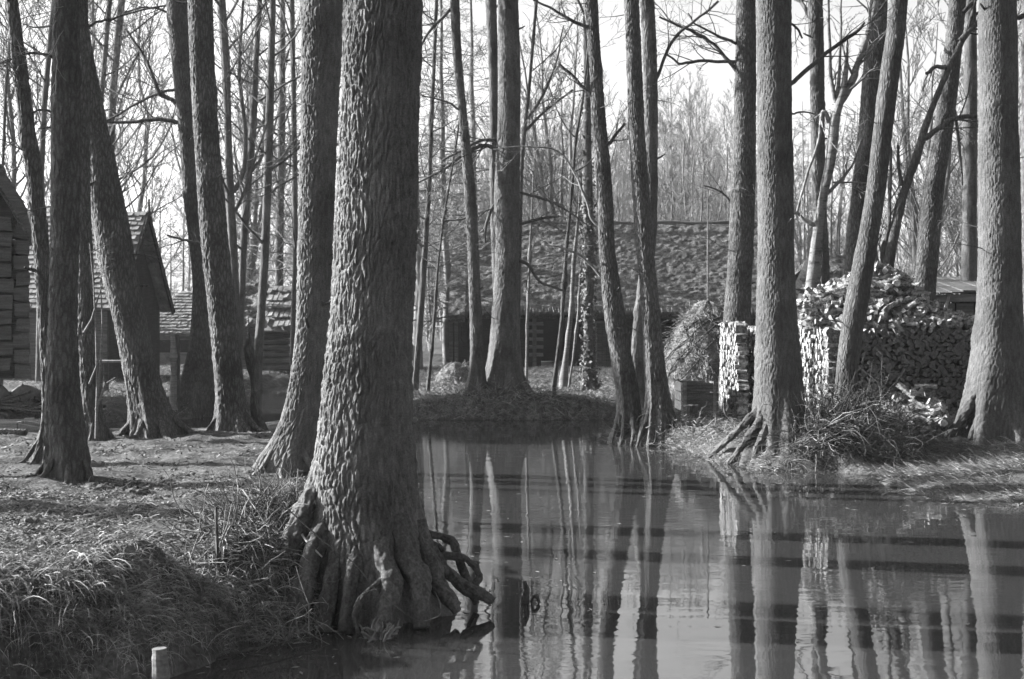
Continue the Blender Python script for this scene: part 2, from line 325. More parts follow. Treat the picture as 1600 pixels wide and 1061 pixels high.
def trunk(prof, d, seed, fine=True, nseg=96, zstep=.02, cw=.045, ch=.13, amp=.010, lobe=.22, nl=6, flare_h=.45, top=15., lean_y=0.0, spread0=1.0, zvis=None, base=None):
    """prof rows (py,left,right) measured at distance d. Returns vertex grid and centre-line function."""
    prof = sorted(prof); py = np.array([p[0] for p in prof], float)
    L = np.array([p[1] for p in prof], float); Rr = np.array([p[2] for p in prof], float)
    z = CZ+(500-py)*d/F; cx = ((L+Rr)/2-800)*d/F; r = (Rr-L)/2*d/F
    z, cx, r = z[::-1], cx[::-1], r[::-1]      # ascending z
    gzv = gz(cx[0], d) if base is None else base
    if z[0] > gzv:                              # continue hidden foot down to the ground
        sl = (cx[1]-cx[0])/(z[1]-z[0]); z = np.insert(z, 0, gzv); cx = np.insert(cx, 0, cx[0]-sl*(z[1]-gzv)*.8); r = np.insert(r, 0, r[0]*(1.02+.12*min(1.5, z[1]-gzv)))
    zb = min(gzv, z[0])-.28
    z = np.insert(z, 0, zb); cx = np.insert(cx, 0, cx[0]); r = np.insert(r, 0, r[0]*1.12)
    ztop = max(top, z[-1]+1); sl = (cx[-1]-cx[-3])/(z[-1]-z[-3]) if len(z) > 4 else 0
    zv = z[-1] if zvis is None else zvis
    ze = np.linspace(z[-1], ztop, 8)[1:]; tt = (ze-z[-1])/(ztop-z[-1])
    xe = cx[-1]+sl*(ze-z[-1])*(1-.5*tt); re = r[-1]*(1-tt*.85)
    Z = np.concatenate([z, ze]); CX = np.concatenate([cx, xe]); RR = np.concatenate([r, re])
    zz = np.concatenate([np.arange(zb, zv+.3, zstep), np.arange(zv+.3, ztop, .25), [ztop]])
    ker = max(.05, .12*(Z[-8]-Z[0])/4)
    def sm(a):
        s = 0
        for o in (-1, -.5, 0, .5, 1): s = s+np.interp(zz+o*ker, Z, a)
        return s/5
    c = sm(CX); rr = sm(RR); rr = np.minimum(rr, np.interp(zz, Z, RR)*1.1)
    R = np.random.default_rng(seed); h = zz-gzv
    cy = d+lean_y*h+.03*np.sin(h*.9+seed)
    th = np.linspace(0, 2*math.pi, nseg, endpoint=False); TH, HH = np.meshgrid(th, h)
    rad = np.repeat(rr[:, None], nseg, 1)
    lob = 0
    for j in range(nl):
        a = (j+R.uniform(-.3, .3))*2*math.pi/nl; w = R.uniform(.14, .26)
        dth = np.angle(np.exp(1j*(TH-a-.25*np.sin(HH*1.5+j)))); lob = lob+R.uniform(.6, 1.3)*np.exp(-(dth/w)**2)
    lob = lob-lob.mean()
    dk = np.exp(-np.clip(HH, -.3, 9)/flare_h)
    rad = rad*(1+lobe*lob*dk+.05*lob*np.exp(-np.clip(HH, 0, 9)/1.6))
    px_, py_ = np.cos(TH), np.sin(TH)
    rad = rad*(1+.03*vn(px_*1.3, py_*1.3, HH*1.1, seed)+.018*vn(px_*2.6, py_*2.6, HH*3, seed+1))
    rm = float(np.median(rr[:max(3, int(len(rr)*.6))])); nc = max(6, int(round(2*math.pi*rm/cw)))
    wx = .45*vn(px_*3, py_*3, HH*7, seed+2)+.25*vn(px_*7, py_*7, HH*16, seed+5); wy = .4*vn(px_*4, py_*4, HH*5, seed+3)
    nc = int(nc*1.25)
    e, hid, du = worley(TH/(2*math.pi)*nc+wx*1.15, HH/ch*.9+wy*1.2, nc, seed)
    plate = np.clip(e/.26, 0, 1); plate = plate*plate*(3-2*plate)
    e2, h2, d2 = worley(TH/(2*math.pi)*nc*2+wx*3, HH/ch*3.1+wy*3, nc*2, seed+9, (-1, 0, 1))
    k1 = 1/cw
    gr = vn(px_*rm*k1*2.6, py_*rm*k1*2.6, HH*k1*.7, seed+6)       # long vertical grain
    gr2 = vn(px_*rm*k1*5, py_*rm*k1*5, HH*k1*2.2, seed+7)
    deep = .55+.45*vn(px_*1.7, py_*1.7, HH*1.9, seed+8)           # furrows deeper here, shallower there
    bk = amp*(plate-1)*(.55+.6*deep)+amp*plate*((hid-.5)*.55+du*.35*(hid*2-1))+amp*.26*(np.clip(e2/.3, 0, 1)-1)+amp*.42*gr+amp*.30*gr2
    rad = rad+bk
    for j in range(9):                       # knots and old branch scars
        zk = gzv+R.uniform(.9, max(1.2, zv-gzv)); ak = R.uniform(0, 6.28); wk = R.uniform(.04, .10); ik = np.interp(zk, zz, rr)
        q = (np.angle(np.exp(1j*(TH-ak)))*ik/wk)**2+((HH+gzv-zk)/(wk*1.4))**2
        rad = rad+np.exp(-q)*wk*R.uniform(.15, .42)-1.1*np.exp(-q*7)*wk*.22
    P = np.stack([c[:, None]+rad*np.cos(TH), cy[:, None]+rad*np.sin(TH), np.repeat(zz[:, None], nseg, 1)], -1)
    def cen(zq): return np.array([np.interp(zq, zz, c), np.interp(zq, zz, cy), zq]), float(np.interp(zq, zz, rr))
    return P, cen, gzv, ztop

def root_tube(mb, pts, r0, r1, seed, k=22, sub=14, cw=.035, ch=.12, amp=.10):
    """a gnarled root: a tapering tube whose skin is furrowed like the trunk's bark; both ends are closed"""
    pts = np.asarray(pts, float); n = len(pts); t = np.linspace(0, n-1, (n-1)*sub+1)
    Q = np.stack([np.interp(t, np.arange(n), pts[:, j]) for j in range(3)], -1)
    for _ in range(max(3, sub//2)): Q[1:-1] = (Q[:-2]+2*Q[1:-1]+Q[2:])/4
    rr = np.linspace(r0, r1, len(t))*(1+.20*vn(t*1.3, seed, 0, 1)+.10*vn(t*4, seed, 0, 2)); rr[-1] *= .4; rr[0] *= .5
    Q = Q+.18*r0*np.stack([vn(t*1.1, 1, 0, seed), vn(t*1.1, 2, 0, seed), vn(t*1.1, 3, 0, seed)], -1)
    m2 = MB(); m2.tube(Q, np.ones(len(t)), k); v = m2.v[0].reshape(len(t), k, 3); dv = v-Q[:, None]
    ls = np.concatenate([[0], np.cumsum(np.linalg.norm(np.diff(Q, axis=0), axis=1))]); th = np.arange(k)/k
    TH, LL = np.meshgrid(th, ls); nc = max(4, int(2*math.pi*(r0+r1)/2/cw)); ca, sa = np.cos(TH*6.283), np.sin(TH*6.283)
    e, hid, du = worley(TH*nc+.4*vn(ca*2, sa*2, LL*9, seed), LL/ch+.4*vn(ca*2, sa*2, LL*6, seed+1), nc, seed, (-1, 0, 1))
    pl = np.clip(e/.3, 0, 1)
    f = 1+.20*vn(ca*1.2, sa*1.2, LL*7, seed)+.16*vn(ca*2.2, sa*2.2, LL*14, seed+2)+amp*(pl-1)+.5*amp*(hid-.5)*pl+.06*vn(ca*6, sa*6, LL*60, seed+3)
    mb.grid(Q[:, None]+dv*(rr[:, None]*f)[..., None], True)

def make_tree(name, label, prof, d, seed, group=None, mat='bark', big=0, crown='far', top=15., roots=0, root_len=.8, branches=(), cz0=None, ncr=10, cat='tree', base=None, twigmat='twig', lobe=.22, nl=6, flare_h=.45, rootdirs=None, lean_y=0.0, **kw):
    q = dict(nseg=56, zstep=.06, cw=.05, ch=.2, amp=.006)
    if big == 1: q = dict(nseg=128, zstep=.018, cw=.05, ch=.14, amp=.011)
    if big == 2: q = dict(nseg=230, zstep=.010, cw=.036, ch=.10, amp=.012)
    if big == 3: q = dict(nseg=420, zstep=.0075, cw=.046, ch=.105, amp=.019)
    if big == -1: q = dict(nseg=14, zstep=.12, cw=.05, ch=.2, amp=.003)
    q.update(kw)
    P, cen, g0, zt = trunk(prof, d, seed, lobe=lobe, nl=nl, flare_h=flare_h, top=top, base=base, lean_y=lean_y, **q)
    o0, r0 = cen(g0+.02)
    t = thing(name, (o0[0], o0[1], g0), label, cat, group)
    mb = MB(); mb.grid(P, True); mb.build('trunk', M[mat], t)
    R = np.random.default_rng(seed+100)
    if roots:
        dirs = rootdirs or [R.uniform(0, 6.28) for _ in range(roots)]
        for j, a in enumerate(dirs):
            rl = root_len*R.uniform(.7, 1.2); c1, r1 = cen(g0+.20); dv = np.array([math.cos(a), math.sin(a), 0])
            pts = [c1+dv*r1*.35+np.array([0, 0, .12]), c1+dv*r1*.85]
            for s in (.25, .5, .75, 1):
                a2 = a+R.uniform(-.35, .35); dv = .6*dv+.4*np.array([math.cos(a2), math.sin(a2), 0]); xy = c1+dv*(r1*.9+rl*s)
                zz = max(gz(xy[0], xy[1]), -.12); xy[2] = zz+.03*(1-s)-.06*s; pts.append(xy)
            m = MB(); rr = r1*R.uniform(.13, .22); root_tube(m, pts, rr, rr*.3, seed+j); m.build('root', M[mat], t)
    for b in branches:          # drawn branches: [(px,py,width px)...]
        bd = b.get('d', d); pts = [PT(p[0], p[1], bd+b.get('dy', 0)*i) for i, p in enumerate(b['p'])]
        w = [max(p[2], 1.0)/2*bd/F for p in b['p']]
        n = len(pts); tt = np.linspace(0, n-1, (n-1)*5+1); Q = np.stack([np.interp(tt, np.arange(n), np.array(pts)[:, j]) for j in range(3)], -1)
        for _ in range(4): Q[1:-1] = (Q[:-2]+2*Q[1:-1]+Q[2:])/4
        Q[1:] += .012*np.stack([vn(tt[1:]*2.3, 1, 0, seed), vn(tt[1:]*2.3, 5, 0, seed), vn(tt[1:]*2.3, 9, 0, seed)], -1)*min(1, d/15)
        m = MB(); m.tube(Q, np.interp(tt, np.arange(n), w), 8)
        for c in range(b.get('n', 6)):
            i = int(R.uniform(.2, 1)*(len(Q)-2)); ax = unit(Q[i+1]-Q[i]); s = unit(np.cross(ax, R.normal(0, 1, 3))); a = R.uniform(.5, 1.0)
            LL = b.get('L', .9)*R.uniform(.5, 1.2)
            grow(m, Q[i], ax*math.cos(a)+s*math.sin(a), LL, max(.004, np.interp(tt[i], np.arange(n), w)*.45), 2, R, up=.03, nch=4, rmin=.0028)
        m.build('branch', M[b.get('m', mat if mat != 'bark_big' else 'bark')], t)
    if 1 <= big < 3 and crown:                   # dead stubs and snags on the lower trunk
        for j in range(4):
            zq = g0+R.uniform(1.2, 2.2+.225*d); c1, r1 = cen(zq); a = R.choice([R.uniform(-.5, .6), R.uniform(2.5, 3.7), R.uniform(3.7, 5.7)]); dv = unit([math.cos(a), math.sin(a), R.uniform(-.1, .8)])
            m = MB(); Ls = R.uniform(.08, .5)
            if Ls < .22: m.tube([c1+dv*r1*.6, c1+dv*(r1+Ls*.6), c1+dv*(r1+Ls)+np.array([0, 0, .01])], [.024, .017, .012], 7, cap=True)
            else: grow(m, c1+dv*r1*.7, dv, Ls+r1, .010, 2, R, up=.02, nch=3, rmin=.003)
            m.build('branch', M['bark_dark' if Ls < .22 else 'twig'], t)
    if crown:
        m = MB(); lo = cz0 if cz0 is not None else max(5., zt*.42)
        for j in range(ncr):
            zq = lo+(zt-lo)*((j+R.uniform(0, 1))/ncr)**.9; c, r = cen(min(zq, zt-.1)); a = R.uniform(0, 6.28)
            rise = R.uniform(.25, .9); dv = unit([math.cos(a), math.sin(a), rise])
            L = min(5, (zt-zq)*.5+1.6)*R.uniform(.7, 1.1)*(.55 if crown == 'small' else 1)
            grow(m, c, dv, L, max(.006, r*R.uniform(.28, .5)), 3 if crown == 'far' else 2, R, up=.10, wig=.14, nch=5, rmin=.0045 if d < 40 else .007, ratio=.5)
        m.build('crown', M[twigmat], t)
    return t, cen

def TR(*a, **k): return make_tree(*a, **k)
# ---- trees
# --- the near bank
root_h = [(-2.7), (-2.2), (-1.75), (-1.3), (-.85), (-.3), (.2), (3.6)]
tH, cH = TR('alder_tree', 'huge foreground trunk with deeply plated bark and exposed roots reaching into the water',
   [(0,537,659),(100,533,657),(200,530,654),(300,525,652),(400,522,650),(500,515,645),(600,505,643),(680,496,645),(740,490,650),(790,489,657),(850,485,672),(900,482,686),(930,478,692),(960,476,696)], 9.75, 11, mat='bark_big', big=3, ch=.14, cw=.040, amp=.0155, flare_h=.32, lobe=.30, nl=12, top=17, ncr=12, cz0=7.5, cat='tree', base=.0)
def roots_px(t, lst, mat='bark_root', seed=5):
    for j, (p, r0, r1) in enumerate(lst):
        m = MB(); root_tube(m, [PT(*q) for q in p], r0, r1, seed+j*3, 44, 34); m.build('root', M[mat], t)
roots_px(tH, [
   ([(530,640,9.80),(508,700,9.72),(492,750,9.62),(478,790,9.55),(462,830,9.5),(452,880,9.45)], .075, .065),
   ([(520,790,9.6),(500,840,9.46),(486,885,9.34),(470,935,9.2),(452,985,9.05),(444,1012,9.0)], .085, .045),
   ([(540,790,9.62),(524,860,9.42),(514,920,9.28),(507,990,9.12)], .075, .045),
   ([(562,800,9.52),(556,860,9.36),(546,915,9.22),(540,990,9.05)], .070, .045),
   ([(590,810,9.48),(600,870,9.32),(610,920,9.2),(602,985,9.08)], .080, .055),
   ([(624,810,9.52),(640,870,9.38),(652,920,9.28),(660,980,9.2)], .080, .050),
   ([(648,820,9.66),(668,872,9.56),(690,920,9.5),(714,958,9.42)], .085, .040),
   ([(645,830,9.75),(685,882,9.7),(722,915,9.72),(768,943,9.72)], .085, .028),
   ([(664,833,9.8),(690,838,9.8),(708,848,9.8),(716,866,9.8),(722,888,9.85),(731,915,9.85),(745,945,9.85)], .026, .028),
   ([(672,872,9.75),(700,868,9.75),(728,873,9.75),(743,884,9.75),(751,900,9.75),(744,912,9.75)], .028, .022),
   ([(664,846,9.85),(680,850,9.8),(690,858,9.8),(684,868,9.8)], .020, .016),
   ([(600,905,9.2),(570,927,9.12),(552,962,9.05),(560,992,9.0)], .022, .014)])
tG, cG = TR('alder_tree', 'tall trunk close behind the left edge of the huge foreground trunk',
   [(0,470,536),(100,471,532),(200,470,527),(300,467,523),(400,465,520),(470,463,517),(500,464,514),(560,458,511),(600,453,508),(650,441,502),(680,430,496),(705,414,490),(735,398,486)], 14.1, 23, mat='bark_big', big=2, lobe=.2, nl=6, flare_h=.3, top=17, roots=4, root_len=.5, rootdirs=[3.3, 3.9, 4.7, 5.6], ncr=10, cz0=8)
TR('alder_tree', 'thin trunk leaning right, its left edge sunlit, first on the left of the photo',
   [(0,11,29),(150,24,49),(300,43,66),(400,51,77),(500,59,84),(600,64,92),(650,66,96),(690,60,98),(715,50,102)], 15.0, 31, big=1, roots=4, root_len=.5, rootdirs=[2.8, 3.5, 4.3, 5.2], top=15, ncr=8,
   branches=[dict(p=[(22,90,4),(-5,100,3),(-30,90,2)],n=3)])
TR('alder_tree', 'dark shaded upright trunk in front of the leaning ones on the left bank',
   [(0,84,123),(150,80,125),(300,78,123),(400,77,120),(500,75,119),(600,71,123),(660,71,130),(700,72,138),(738,73,142)], 13.3, 37, mat='bark_dark', big=1, lobe=.15, roots=4, root_len=.35, rootdirs=[3.4, 4.2, 5.0, 5.9], top=15, ncr=8,
   branches=[dict(p=[(118,18,4),(116,33,4),(100,40,3),(60,43,3),(36,38,2)],n=2,m='twig_pale'),dict(p=[(82,90,4),(60,84,4),(35,84,3),(5,100,2)],n=3),dict(p=[(80,176,4),(66,172,4),(50,176,3)],n=2),dict(p=[(80,200,3),(60,202,2.5)],n=1)])
TR('alder_tree', 'slim rough trunk between the dark shaded trunk and the strongly leaning one',
   [(0,118,136),(150,118,138),(300,118,141),(400,119,146),(500,121,150),(600,127,155),(650,132,162),(685,136,174)], 18.0, 41, big=1, roots=3, root_len=.4, top=14, ncr=7)
TR('alder_tree', 'strongly leaning thick trunk sweeping from the upper left down to a spreading root foot',
   [(0,104,133),(100,118,148),(200,128,168),(300,136,190),(350,145,200),(400,151,209),(450,163,217),(500,177,228),(550,187,240),(600,196,252),(650,206,272),(682,209,296)], 18.6, 43, big=1, lobe=.25, roots=5, root_len=1.0, rootdirs=[-.2, .15, 4.4, 5.3, 3.3], top=15, ncr=8,
   branches=[dict(p=[(137,42,5),(150,33,4),(170,32,4),(200,20,3),(258,10,3)],n=6)])
TR('alder_tree', 'dark trunk with a widely flared foot standing beyond the channel on the left',
   [(0,260,293),(100,268,298),(200,278,303),(300,285,311),(400,298,317),(450,302,324),(500,300,328),(550,294,332),(590,282,336),(615,275,338),(645,264,342)], 29.6, 47, mat='bark_dark', big=1, lobe=.25, flare_h=.6, roots=4, root_len=1.0, rootdirs=[3.4, 4.2, 5.2, 6.], top=19, ncr=10,
   branches=[dict(p=[(278,192,7),(262,186,6),(230,188,6),(200,192,5),(163,190,4)],n=6,L=1.6),dict(p=[(275,160,7),(262,152,7),(248,148,7),(238,115,6),(222,80,4),(195,45,3)],n=8,L=1.8),dict(p=[(274,140,5),(245,146,4),(215,162,4),(165,190,3)],n=5,L=1.6),dict(p=[(298,378,4),(285,374,4),(262,368,3)],n=3),dict(p=[(264,20,4),(230,8,3),(190,22,3)],n=5,L=1.6)])
TR('alder_tree', 'straight pale edged trunk at the back of the left bank, broken stub at its foot',
   [(0,293,332),(100,296,335),(200,302,341),(300,309,350),(400,317,360),(500,327,371),(600,336,381),(640,338,388),(675,333,402)], 19.0, 53, big=1, roots=5, root_len=.6, top=16, ncr=8)
TR('broken_stub', 'jagged rotten stub against the right foot of the straight pale edged trunk', [(612,392,398),(630,390,402),(650,392,408),(680,390,420)], 19.1, 57, mat='bark_dark', big=0, top=0.0, crown=None, cat='stump', roots=3, root_len=.3)

# --- thin trees beyond the channel, left
far_l = 'slender trees beyond the channel on the left'
TR('slender_tree', 'slender dark forked tree just right of the straight pale edged trunk on the left', [(0,339,352),(100,346,360),(200,351,362),(300,352,366),(450,360,374),(560,362,378)], 40, 61, far_l, mat='bark_far', cz0=5, ncr=22, top=20,
   branches=[dict(p=[(365,300,8),(382,270,7),(385,200,6),(372,120,5),(380,0,4)],n=10,L=3),dict(p=[(367,330,6),(378,310,5),(398,250,4),(418,190,3)],n=8,L=2.5)])
TR('slender_tree', 'slender tree leaning left at its foot, second right of the straight pale edged trunk', [(0,402,410),(100,395,404),(200,389,401),(300,380,392),(400,374,385),(460,372,383),(560,366,378)], 42, 63, far_l, mat='bark_far', cz0=4, ncr=24, top=21,
   branches=[dict(p=[(390,270,6),(405,255,5),(414,232,4),(420,200,3)],n=6,L=2),dict(p=[(385,330,5),(372,285,4),(366,230,3)],n=6,L=2)])
TR('slender_tree', 'straight slim tree in front of the tiled log shed', [(0,421,431),(100,418,429),(200,414,428),(300,411,424),(400,407,420),(500,401,414),(575,394,410)], 41, 67, far_l, mat='bark_far', cz0=4, ncr=24, top=21)
TR('slender_tree', 'slim tree rising behind the roof of the tiled log shed', [(0,438,446),(200,434,446),(400,430,443),(520,428,442)], 52, 69, far_l, mat='bark_far', cz0=5, ncr=24, top=24)
TR('slender_tree', 'thin pole like tree hugging the left edge of the second thickest trunk', [(0,452,460),(150,455,463),(300,456,465),(400,458,466),(500,454,462),(600,452,459)], 44, 71, far_l, mat='bark_far', cz0=4, ncr=24, top=22)
for px, w, d, s, lab in [(70,9,38,1,'thin bare tree seen in the gap between the two leftmost trunks'), (158,8,44,2,'bare tree behind the top of the strongly leaning trunk'), (176,12,48,3,'stout branching bare tree right of the top of the strongly leaning trunk'), (8,5,34,4,'crooked thin bare tree at the left border of the photo')]:
    TR('bare_tree', lab, [(0,px-w/2+14,px+w/2+14),(150,px-w/2,px+w/2),(300,px-w/2-6,px+w/2-6),(450,px-w/2-8,px+w/2-6)], d, 80+s, far_l, mat='bark_far', cz0=3.5, ncr=26, top=19, lobe=.05)

# --- far bank, centre
cen_g = 'slender trees on the far bank in front of the barn'
TR('alder_tree', 'thickest trunk on the mound of the far bank, left of the barn door',
   [(0,778,810),(100,778,814),(200,778,813),(300,771,812),(400,774,811),(450,772,810),(500,768,811),(570,762,814),(600,756,820),(625,748,830)], 29.6, 83, big=1, mat='bark_far', roots=6, root_len=.9, top=18, ncr=9, zstep=.025,
   branches=[dict(p=[(776,232,7),(760,226,6),(735,232,6),(700,262,4),(652,286,3)],n=8,L=1.6),dict(p=[(776,317,6),(768,325,6),(760,345,5),(757,380,3)],n=4),dict(p=[(775,218,6),(750,218,5),(720,235,4),(690,252,3)],n=8,L=1.6),dict(p=[(810,405,6),(825,412,5),(840,440,4),(880,455,3)],n=5),dict(p=[(812,350,5),(840,342,5),(875,337,3)],n=5),dict(p=[(812,300,4),(850,310,4),(890,330,3),(920,355,2)],n=6,L=1.4)])
TR('alder_tree', 'thin trunk running up beside the left of the thick one on the far bank mound', [(0,758,776),(100,763,778),(200,765,778),(300,765,780),(400,768,784),(500,772,790),(560,775,800)], 29.9, 89, mat='bark_far', top=18, ncr=7, zstep=.03, crown='small')
TR('alder_tree', 'bent slim trunk standing left of the thick one, from the same far bank mound', [(0,703,718),(100,708,722),(200,718,732),(300,725,744),(380,730,748),(450,732,751),(500,734,753),(570,735,757),(600,730,760),(622,722,762)], 29.3, 97, mat='bark_far', big=1, roots=3, top=18, ncr=8, zstep=.025,
   branches=[dict(p=[(722,175,4),(702,160,3),(660,150,2)],n=6,L=1.6),dict(p=[(742,330,4),(722,345,3),(694,345,3)],n=3),dict(p=[(708,10,5),(690,30,5),(665,55,4),(655,80,3)],n=6,L=1.6)])
TR('slender_tree', 'slim dark tree just right of the huge foreground trunk', [(0,679,685),(100,675,681),(200,670,677),(300,667,674),(400,659,668),(500,651,662),(595,645,654)], 33, 101, cen_g, mat='bark_far', cz0=3, ncr=36, top=20, crown='small')
TR('sapling', 'thin curved sapling left of the barn', [(222,711,715),(336,692,696),(407,683,687),(515,675,680),(594,667,673)], 32, 103, cen_g, mat='bark_dark', cz0=2.6, ncr=9, top=7.5, crown='small', big=-1)
TR('sapling', 'pale thin sapling just right of the thick far bank trunk', [(0,838,841),(143,826,830),(250,820,824),(300,831,834),(400,826,830),(500,822,826),(592,820,825)][3:], 33, 105, cen_g, mat='wood_grey', cz0=2.6, ncr=8, top=6.0, crown='small', big=-1)
TR('slender_tree', 'thin forked tree with rising branches behind the thick far bank trunk', [(0,836,841),(143,824,829),(200,817,823),(260,811,818),(400,806,815),(560,800,812)], 38, 107, cen_g, mat='bark_dark', cz0=4, ncr=12, top=17, big=-1,
   branches=[dict(p=[(825,185,5),(850,150,4),(872,90,3),(880,40,2)],n=6,L=1.6),dict(p=[(820,205,5),(850,175,4),(895,140,3)],n=6,L=1.4)])
TR('sapling', 'dark thin leaning stem in front of the barn door, foot on the bank edge', [(161,908,912),(215,897,902),(287,892,897),(372,884,889),(400,881,887),(500,875,881),(558,868,875),(608,861,869)], 30, 109, cen_g, mat='bark_dark', cz0=4, ncr=9, top=10, crown='small', big=-1)
TR('sapling', 'pale barked young stem between the dark leaning stem and the ivy grown trunk', [(346,901,905),(407,893,900),(460,891,897),(515,886,893),(565,879,887),(590,874,888)], 34, 113, cen_g, mat='wood_grey', cz0=3.6, ncr=4, top=5.0, crown='small', big=-1)
TR('sapling', 'thin grey stem beside the white barked one', [(420,906,909),(500,901,904),(560,894,897),(590,889,893)], 34.3, 115, cen_g, mat='wood_grey', cz0=2.6, ncr=4, top=4.2, crown='small', big=-1)
tO, cO = TR('alder_tree', 'ivy grown slim trunk behind the left one of the pale leaning pair', [(0,911,921),(150,912,923),(300,910,926),(400,913,928),(500,912,927),(560,912,928),(600,908,934)], 33.5, 117, mat='bark_far', cz0=7, ncr=9, top=17)
_tp, _c = TR('alder_tree', 'left one of the pale leaning pair at the water\'s edge in mid picture',
   [(0,913,934),(100,921,940),(200,925,948),(300,932,957),(380,935,960),(450,940,970),(500,944,978),(560,954,988),(600,960,997),(640,966,1002),(665,964,1004),(688,955,1006)], 23.1, 127, big=1, lobe=.3, roots=5, root_len=.5, rootdirs=[2.9, 3.7, 4.4, 5.1, 5.8], top=17, ncr=8,
   branches=[dict(p=[(926,46,6),(905,38,6),(885,28,5),(860,12,4),(832,0,3)],n=5),dict(p=[(930,155,7),(912,138,6),(895,118,5),(873,101,5)],n=3),dict(p=[(950,226,6),(962,213,5),(976,193,4)],n=2),dict(p=[(938,355,5),(925,345,5),(918,318,4),(905,285,4),(880,240,3),(855,229,3),(810,228,2),(770,234,2)],n=6,m='twig_pale',L=.7),dict(p=[(938,432,5),(925,415,4),(905,397,4),(870,384,3),(850,383,2)],n=4,m='twig_pale',L=.6)])
_tq, _c = TR('alder_tree', 'right one of the pale leaning pair at the water\'s edge in mid picture',
   [(0,975,998),(100,979,1003),(200,982,1007),(300,988,1015),(380,993,1021),(450,1000,1028),(500,1003,1032),(560,1006,1038),(600,1009,1044),(640,1009,1050),(665,1004,1056),(695,994,1064)], 22.9, 131, big=1, lobe=.3, roots=6, root_len=.5, rootdirs=[2.9, 3.6, 4.2, 4.9, 5.6, .2], top=17, ncr=8)
for tt_, ls_, sd_ in ((_tp, [([(968,640,23.4),(962,665,23.3),(956,690,23.1)], .045, .02), ([(976,650,23.3),(973,675,23.1),(968,700,22.8)], .05, .025), ([(988,650,23.2),(990,675,23.0),(985,700,22.8)], .05, .02), ([(997,655,23.3),(1002,675,23.1),(1006,694,22.9)], .04, .02)], 201),
      (_tq, [([(1010,645,23.2),(1002,670,23.0),(994,700,22.7)], .05, .02), ([(1020,650,23.1),(1016,678,22.9),(1010,703,22.6)], .055, .025), ([(1032,655,23.1),(1034,680,22.9),(1030,704,22.6)], .05, .02), ([(1044,650,23.2),(1056,676,23.1),(1068,696,23.0)], .05, .02)], 207)):
    roots_px(tt_, [([(a_, b_+3, c_-.3) for a_, b_, c_ in p_], r_*.85, q_) for p_, r_, q_ in ls_], mat='bark_mid', seed=sd_)
TR('alder_tree', 'knotty trunk with cut stubs close behind the right one of the pale leaning pair', [(0,1000,1022),(100,1004,1027),(200,1005,1028),(300,1010,1028),(380,1004,1026),(480,992,1010),(540,986,1006),(590,985,1008),(640,984,1014)], 26.5, 137, mat='bark_far', big=1, zstep=.03, roots=3, top=17, ncr=7,
   branches=[dict(p=[(1024,125,6),(1032,108,5),(1045,70,5),(1062,50,5),(1095,25,4),(1122,2,4)],n=7,L=1.3)])

# --- right bank
TR('alder_tree', 'grey trunk rising behind the narrow white wood stack, left of the thickest right hand trunk', [(0,1151,1181),(100,1149,1182),(200,1146,1181),(300,1141,1180),(400,1137,1177),(450,1134,1174),(500,1130,1173)], 26.6, 139, mat='bark', big=1, zstep=.025, top=18, ncr=8,
   branches=[dict(p=[(1152,112,7),(1130,85,6),(1112,65,5),(1092,54,5),(1060,40,4),(1030,27,3)],n=7,L=1.5),dict(p=[(1152,97,6),(1115,96,5),(1085,95,5),(1062,102,4),(1040,83,3)],n=6,L=1.3),dict(p=[(1154,70,5),(1120,55,4),(1085,38,3),(1075,20,2)],n=6,L=1.2),dict(p=[(1142,318,4),(1130,300,3),(1100,290,2)],n=4)])
tU, cU = TR('alder_tree', 'thickest right hand trunk, standing between the two white wood stacks at the water',
   [(0,1181,1236),(100,1183,1237),(200,1184,1238),(300,1185,1240),(400,1184,1241),(450,1182,1243),(500,1181,1245),(550,1180,1250),(600,1179,1254),(640,1177,1257),(680,1172,1262),(715,1165,1266)], 19.6, 149, big=2, nseg=220, zstep=.014, cw=.042, ch=.12, amp=.009, lobe=.28, flare_h=.4, roots=2, root_len=.5, rootdirs=[5.6, 6.2], top=18, ncr=9, mat='bark_mid',
   branches=[dict(p=[(1234,132,7),(1262,108,7),(1300,76,6),(1336,52,6),(1352,35,4)],n=5),dict(p=[(1234,36,4),(1245,42,4),(1254,60,3)],n=3,L=.5),dict(p=[(1238,178,3),(1252,174,3),(1272,178,2)],n=3,L=.5)])
roots_px(tU, [([(1200,590,19.6),(1184,640,19.5),(1160,668,19.6),(1132,692,19.9),(1108,712,20.3)], .065, .03),
   ([(1204,610,19.5),(1186,660,19.4),(1165,690,19.5),(1150,712,19.7),(1136,728,19.8)], .075, .04),
   ([(1208,630,19.5),(1196,670,19.3),(1184,700,19.3),(1174,735,19.3)], .06, .035),
   ([(1214,640,19.45),(1212,680,19.25),(1206,706,19.2),(1200,742,19.2)], .06, .03),
   ([(1232,640,19.45),(1238,680,19.25),(1242,706,19.2),(1250,742,19.2)], .06, .03),
   ], mat='bark_root', seed=71)
TR('alder_tree', 'straight trunk rising behind the white stack, just right of the thickest right hand trunk', [(0,1262,1286),(100,1265,1288),(200,1266,1288),(300,1268,1290),(400,1273,1295),(450,1276,1298)], 27.5, 151, mat='bark_far', big=1, zstep=.03, top=18, ncr=8)
